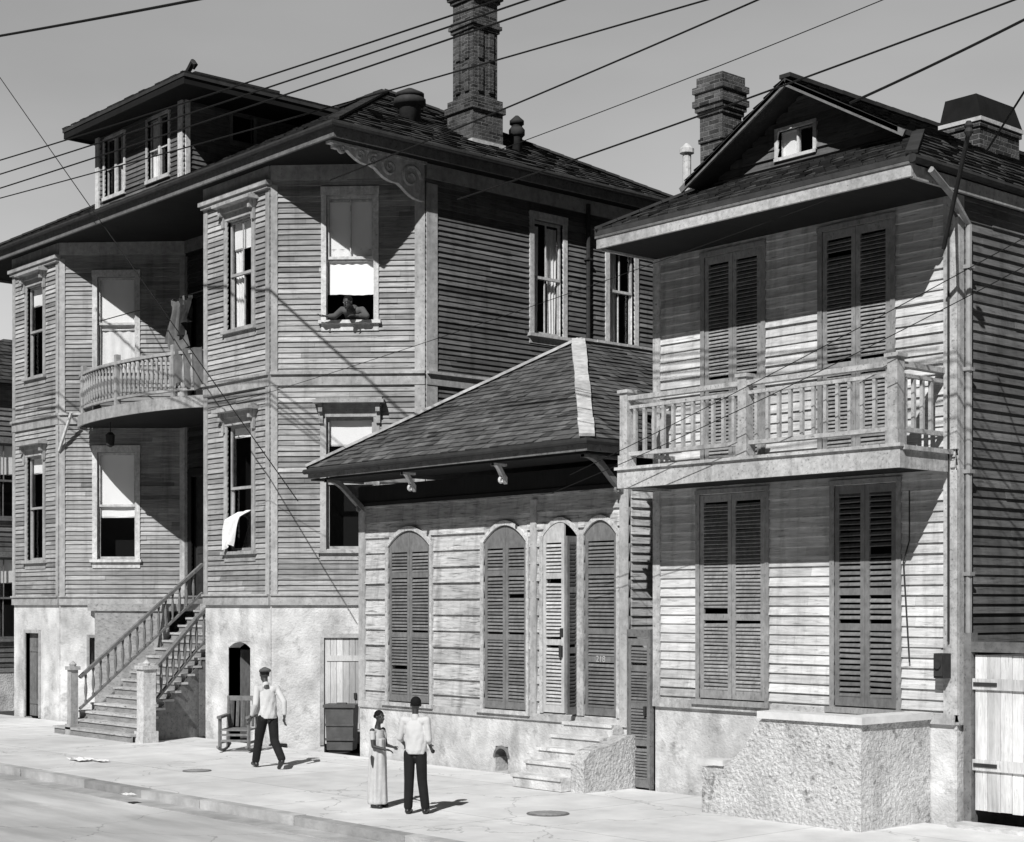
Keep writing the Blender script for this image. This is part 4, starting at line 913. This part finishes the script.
garment(1.35,1.85,9.35,10.1,m_gown,'smaller black cloth hanging at the right end of the clothes line','hanging_cloth',5)
fb=F(el(.70,1.0),el(.88,1.0)); g=MB(); sheet(g,fb,0.45,1.25,8.0,8.88,.07,.06,3,30,8,.12,-.1); tag(g.build('draped_textile',m_grey,smooth=True,org=fb.P(.5,0,8.5)),'dark grey textile draped over the right part of the curved balcony railing','laundry')
# cloth at lower bay window
g=MB(); vs=[];fs=[]; n=14
for j in range(n+1):
    t=j/n
    for i in range(n+1):
        s_=i/n; u=1.22+.66*s_*(1-.3*t)-.26*t; w_=(-.1+.26*min(1,t*5))+.05*math.sin(s_*13+t*4)+.03*t; z=5.05-.78*t-.06*math.sin(s_*6)*t+.05*(1-t)*s_
        vs.append(fRa.P(u,w_,z))
for j in range(n):
    for i in range(n): fs.append((j*(n+1)+i,j*(n+1)+i+1,(j+1)*(n+1)+i+1,(j+1)*(n+1)+i))
g.add(vs,fs); tag(g.build('white_cloth',m_cloth,smooth=True,org=fRa.P(1.4,.1,4.8)),'white cloth hanging out of the lower window of the right bay','cloth')

# ================================================================== PEOPLE
def person(label, loc, yaw, H, J, kind, skin=m_skin, head_turn=0, look=0):
    th=thing('person',label,'person',loc)
    c,s_=math.cos(yaw),math.sin(yaw); L0=Vector(loc)
    def T(p): return L0+Vector((p[0]*c-p[1]*s_,p[0]*s_+p[1]*c,p[2]))*H
    def D(p): return Vector((p[0]*c-p[1]*s_,p[0]*s_+p[1]*c,p[2]))
    base=dict(pel=(0,0,.53),che=(0,.0,.71),nk=(0,0,.825),hd=(0,.012,.925),
      shL=(-.1,0,.795),elL=(-.13,-.02,.63),wrL=(-.135,.03,.49),shR=(.1,0,.795),elR=(.13,-.02,.63),wrR=(.135,.03,.49),
      hpL=(-.05,0,.51),knL=(-.055,.02,.285),anL=(-.058,0,.045),hpR=(.05,0,.51),knR=(.055,.02,.285),anR=(.058,0,.045))
    base.update(J); J=base; k=H
    b=MB()
    b.ell(T(J['che']),(.07*k,.044*k,.11*k),(D((1,0,0)),D((0,1,0)),D((0,0,1)))); b.ell(T(J['pel']),(.066*k,.048*k,.07*k),(D((1,0,0)),D((0,1,0)),D((0,0,1))))
    b.limb(T(J['pel']),.046*k,T(J['che']),.048*k)
    b.limb(T(J['che']),.048*k,T(J['nk']),.031*k); b.limb(T(J['nk']),.027*k,T((J['hd'][0],J['hd'][1]-.006,J['hd'][2]-.03)),.027*k)
    a=R(head_turn); hx=D((math.cos(a),math.sin(a),0)); hy=D((-math.sin(a),math.cos(a),0)); hz=Vector((0,0,1)); hy2=(hy+hz*look).normalized(); hz2=hx.cross(hy2)
    HD=T(J['hd'])
    def h(x,y,z): return HD+(hx*x+hy2*y+hz2*z)*k
    Bh=(hx,hy2,hz2)
    b.ell(h(0,-.006,.012),(.043*k,.052*k,.052*k),Bh); b.ell(h(0,.012,-.025),(.034*k,.04*k,.045*k),Bh); b.ell(h(0,.03,-.052),(.018*k,.017*k,.014*k),Bh)
    b.ell(h(0,.056,-.012),(.009*k,.013*k,.014*k),Bh,8,6); b.ell(h(0,.05,.004),(.006*k,.008*k,.016*k),Bh,8,6); b.ell(h(0,.05,-.034),(.014*k,.007*k,.006*k),Bh,8,6)
    b.ell(h(0,.044,.017),(.03*k,.008*k,.006*k),Bh,8,6)
    for sg in(-1,1): b.ell(h(.043*sg,-.003,-.004),(.006*k,.012*k,.018*k),Bh,8,6)
    for q in'LR':
        b.limb(T(J['sh'+q]),.027*k,T(J['el'+q]),.020*k); b.limb(T(J['el'+q]),.020*k,T(J['wr'+q]),.014*k)
        b.limb(T(J['hp'+q]),.044*k,T(J['kn'+q]),.032*k); b.limb(T(J['kn'+q]),.031*k,T(J['an'+q]),.021*k)
        W=T(J['wr'+q]); d=(W-T(J['el'+q])).normalized(); sd=D((0,1,0)); sd=(sd-d*sd.dot(d))
        if sd.length<.2: sd=D((1,0,0))-d*D((1,0,0)).dot(d)
        sd.normalize(); nn=d.cross(sd)*(-1 if q=='L' else 1)
        b.ell(W+d*.026*k,(.008*k,.02*k,.028*k),(nn,sd,d),10,8)
        for i,(off,ln_) in enumerate(((.0165,.021),(.0055,.024),(-.0055,.022),(-.0155,.017))):
            p=W+d*.048*k+sd*off*k; p1=p+(d*.95+nn*.25).normalized()*ln_*k; p2=p1+(d*.7+nn*.7).normalized()*ln_*.85*k
            b.limb(p,.0052*k,p1,.0048*k); b.limb(p1,.0048*k,p2,.004*k)
        p=W+d*.016*k+sd*.018*k; p1=p+(d*.6+sd*.75).normalized()*.024*k; p2=p1+(d*.9+sd*.2+nn*.3).normalized()*.018*k
        b.limb(p,.0065*k,p1,.0056*k); b.limb(p1,.0056*k,p2,.0048*k)
    body=b.build('body',skin,th,remesh=.0065,sm=2)
    for sg in(-1,1): e=MB(); e.ell(h(.018*sg,.046,.006),(.006*k,.004*k,.004*k),Bh,8,6); e.build('eye',m_eye,body,True)
    e=MB(); e.ell(h(0,-.012,.02),(.047*k,.053*k,.050*k),Bh)
    if kind=='girl': e.ell(h(0,-.06,.0),(.022*k,.02*k,.024*k),Bh)
    e.build('hair',m_hair,body,remesh=.008,sm=1)
    Bt=(D((1,0,0)),D((0,1,0)),D((0,0,1)))
    if kind in('man','boy','leaner'):
        e=MB(); ce=Vector(J['che']); pe=Vector(J['pel'])
        rows=[(-.12,.088,.066),(.1,.093,.072),(.35,.090,.068),(.6,.090,.066),(.85,.093,.066),(1.1,.094,.062),(1.3,.086,.054),(1.42,.064,.044),(1.5,.04,.034)]
        vs=[];n=32
        for t,rx_,ry_ in rows:
            cc=pe+(ce-pe)*t
            for i in range(n):
                an=2*math.pi*i/n; fo=1+(.05*math.sin(an*5+t*6)+.035*math.sin(an*9-t*8))*(1 if t<1 else .4)
                vs.append(T((cc.x+rx_*fo*math.cos(an),cc.y+ry_*fo*math.sin(an),cc.z)))
        m_=len(rows); fs=[(i*n+q_,i*n+(q_+1)%n,(i+1)*n+(q_+1)%n,(i+1)*n+q_) for i in range(m_-1) for q_ in range(n)]+[tuple(range(n))[::-1],tuple((m_-1)*n+q_ for q_ in range(n))]
        e.add(vs,fs)
        for q in'LR':
            sh,el_=Vector(J['sh'+q]),Vector(J['el'+q]); inn=Vector((sh.x*.6,sh.y,sh.z-.012)); e.limb(T(inn),.040*k,T(sh),.033*k); e.limb(T(sh),.033*k,T(sh.lerp(el_,.98)),.029*k)
            e.limb(T(el_),.029*k,T(el_.lerp(Vector(J['wr'+q]),{'man':.75,'boy':.3,'leaner':.6}[kind])),.023*k)
        e.limb(T((J['nk'][0],J['nk'][1],J['nk'][2]-.02)),.036*k,T((J['nk'][0],J['nk'][1],J['nk'][2]+.004)),.032*k)
        e.build('shirt',m_shirt if kind!='leaner' else m_grey,th,remesh=.009,sm=4)
    if kind in('man','boy'):
        e=MB(); e.ell(T(J['pel']),(.080*k,.060*k,.05*k),Bt)
        for q in'LR':
            e.limb(T(J['hp'+q]),.052*k,T(J['kn'+q]),.043*k); an=Vector(J['an'+q]); e.limb(T(J['kn'+q]),.043*k,T(an+Vector((0,0,.02))),.038*k)
        e.build('trousers',m_pants,th,remesh=.009,sm=4)
    if kind=='girl':
        e=MB(); fold=lambda a,z:1+.06*math.sin(a*6+z*2)+.035*math.sin(a*11-z*3)
        e.lathe(T((0,0,0)),[(.095*k,.04*k),(.102*k,.06*k),(.096*k,.25*k),(.090*k,.42*k),(.084*k,.54*k),(.078*k,.62*k),(.076*k,.70*k)],56,wob=fold)
        e.ell(T((0,0,.71)),(.082*k,.06*k,.10*k),Bt)
        for q in'LR': e.limb(T((0,0,.775)),.030*k,T(Vector(J['sh'+q])*1.0-Vector((0,0,.012))),.028*k); sh,el_=Vector(J['sh'+q]),Vector(J['el'+q]); e.limb(T(sh-Vector((0,0,.01))),.030*k,T(sh.lerp(el_,.5)),.028*k)
        e.build('dress',m_dress,th,remesh=.009,sm=3)
    if kind!='leaner':
        for q in'LR':
            an=Vector(J['an'+q]); t=Vector(J.get('toe'+q,(0,1,0))); e=MB(); A=T(an); fw=D(t).normalized()
            e.limb(A-fw*.018*k+Vector((0,0,-.02*k)),.024*k,A+fw*.075*k+Vector((0,0,-.027*k)),.02*k); e.limb(A,.03*k,A+fw*.03*k+Vector((0,0,-.018*k)),.026*k)
            e.build('shoe',m_shoe,th,remesh=.008,sm=2)
    if kind=='man':
        e=MB(); e.ell(h(0,-.012,.036),(.054*k,.060*k,.028*k),Bh); e.ell(h(.006,-.03,.03),(.052*k,.045*k,.024*k),Bh); e.ell(h(0,.048,.026),(.030*k,.026*k,.006*k),Bh); e.build('cap',m_capm,body,remesh=.007,sm=3)
    return th
person('man in white shirt, dark trousers and flat cap walking along the sidewalk',(-25.38,16.48,-.02),R(80),1.92,
  dict(pel=(0,.0,.51),hpL=(-.05,0,.49),hpR=(.05,0,.49),knL=(-.05,.10,.285),anL=(-.05,.175,.06),knR=(.055,-.03,.275),anR=(.055,-.2,.10),toeR=(0,1,-.75),toeL=(0,1,.12),
       elL=(-.135,-.02,.63),wrL=(-.15,.05,.50),elR=(.135,-.07,.645),wrR=(.14,-.07,.50),che=(0,.03,.69),shL=(-.098,.04,.775),shR=(.098,.02,.775),nk=(0,.055,.81),hd=(0,.085,.905)),'man',skin=m_skin2,look=-.25)
person('child in long pale dress facing the taller companion in white shirt',(-19.38,14.50,0),R(-75),1.46,
  dict(elL=(-.11,.02,.63),wrL=(-.06,.14,.62),elR=(.11,.03,.63),wrR=(.05,.14,.60),hd=(0,.025,.922),shL=(-.088,0,.785),shR=(.088,0,.785)),'girl',look=-.1,head_turn=-5)
person('youth in white shirt and dark trousers seen from behind, facing the child',(-18.43,14.46,0),R(35),1.70,
  dict(elL=(-.14,.02,.64),wrL=(-.14,.13,.58),elR=(.12,-.01,.63),wrR=(.11,.09,.56),anL=(-.062,.0,.045),anR=(.08,.03,.045),knL=(-.057,.01,.285),pel=(.008,0,.53),che=(0,.005,.71)),'boy',head_turn=25)
fw=fRb; wp=fw.P(1.78,.10,7.80)
yaw=math.atan2(fw.N.y,fw.N.x)-math.pi/2
person('person leaning forward with arms on the sill of the open bay window',(wp.x,wp.y,7.80),yaw,2.15,
  dict(che=(0,-.07,.65),pel=(-.02,-.2,.56),nk=(.01,.05,.70),hd=(.03,.12,.745),shL=(-.1,.02,.69),elL=(-.15,.06,.622),wrL=(-.05,.08,.624),shR=(.1,.03,.69),elR=(.17,.05,.624),wrR=(.25,.07,.622),
       hpL=(-.05,-.2,.53),hpR=(.05,-.2,.53),knL=(-.05,-.22,.44),knR=(.05,-.22,.44),anL=(-.05,-.24,.38),anR=(.05,-.24,.38)),'leaner',look=-.3,head_turn=-25,skin=m_skin2)

# ================================================================== WORLD, SUN, CAMERA
L=Vector((-.55,1.0,-1.02)).normalized()
elev=math.asin(-L.z); az=math.atan2(-L.x,-L.y)
w=bpy.data.worlds.new('World'); scene.world=w; w.use_nodes=True; nt=w.node_tree
bg=nt.nodes['Background']; sky=nt.nodes.new('ShaderNodeTexSky'); sky.sky_type='NISHITA'; sky.sun_disc=False
sky.sun_elevation=elev; sky.sun_rotation=az; sky.dust_density=1.5; sky.air_density=1.0
bw=nt.nodes.new('ShaderNodeRGBToBW'); nt.links.new(sky.outputs[0],bw.inputs[0])
tc=nt.nodes.new('ShaderNodeTexCoord'); mp=nt.nodes.new('ShaderNodeMapping'); mp.inputs['Scale'].default_value=(1,1,3.5); nt.links.new(tc.outputs['Generated'],mp.inputs[0])
cl=noise(nt,mp.outputs[0],2.2,5,.5)
# sky brightened ahead, dimmed overhead and behind to cut fill on the facades
dt=nt.nodes.new('ShaderNodeVectorMath'); dt.operation='DOT_PRODUCT'; nt.links.new(tc.outputs['Generated'],dt.inputs[0]); dt.inputs[1].default_value=(-.72,.64,.12)
gz=ramp(nt,dt.outputs['Value'],.6,.9)
v=M_(nt,'MULTIPLY',bw.outputs[0],M_(nt,'ADD',M_(nt,'MULTIPLY',cl,.6),.7))
v=M_(nt,'MULTIPLY',v,M_(nt,'ADD',M_(nt,'MULTIPLY',gz,2.0),.03))
nt.links.new(v,bg.inputs[0]); bg.inputs[1].default_value=.07
sl_=bpy.data.lights.new('sun','SUN'); sl_.energy=5.0; sl_.angle=R(.5); sl_.color=(1,.995,.985)
so=bpy.data.objects.new('sun',sl_); COL.objects.link(so); so.rotation_euler=L.to_track_quat('-Z','Y').to_euler(); so.location=(0,0,30)
cam=bpy.data.cameras.new('camera'); cam.sensor_width=36; cam.lens=FP/1024*36; cam.shift_y=(HY-421)/1024; cam.clip_end=2000
co_=bpy.data.objects.new('camera',cam); COL.objects.link(co_); co_.location=(0,0,CH*S); co_.rotation_euler=(R(90),0,math.atan2(-DX,DY)); scene.camera=co_
scene.view_settings.view_transform='Standard'; scene.view_settings.look='None'; scene.view_settings.exposure=0
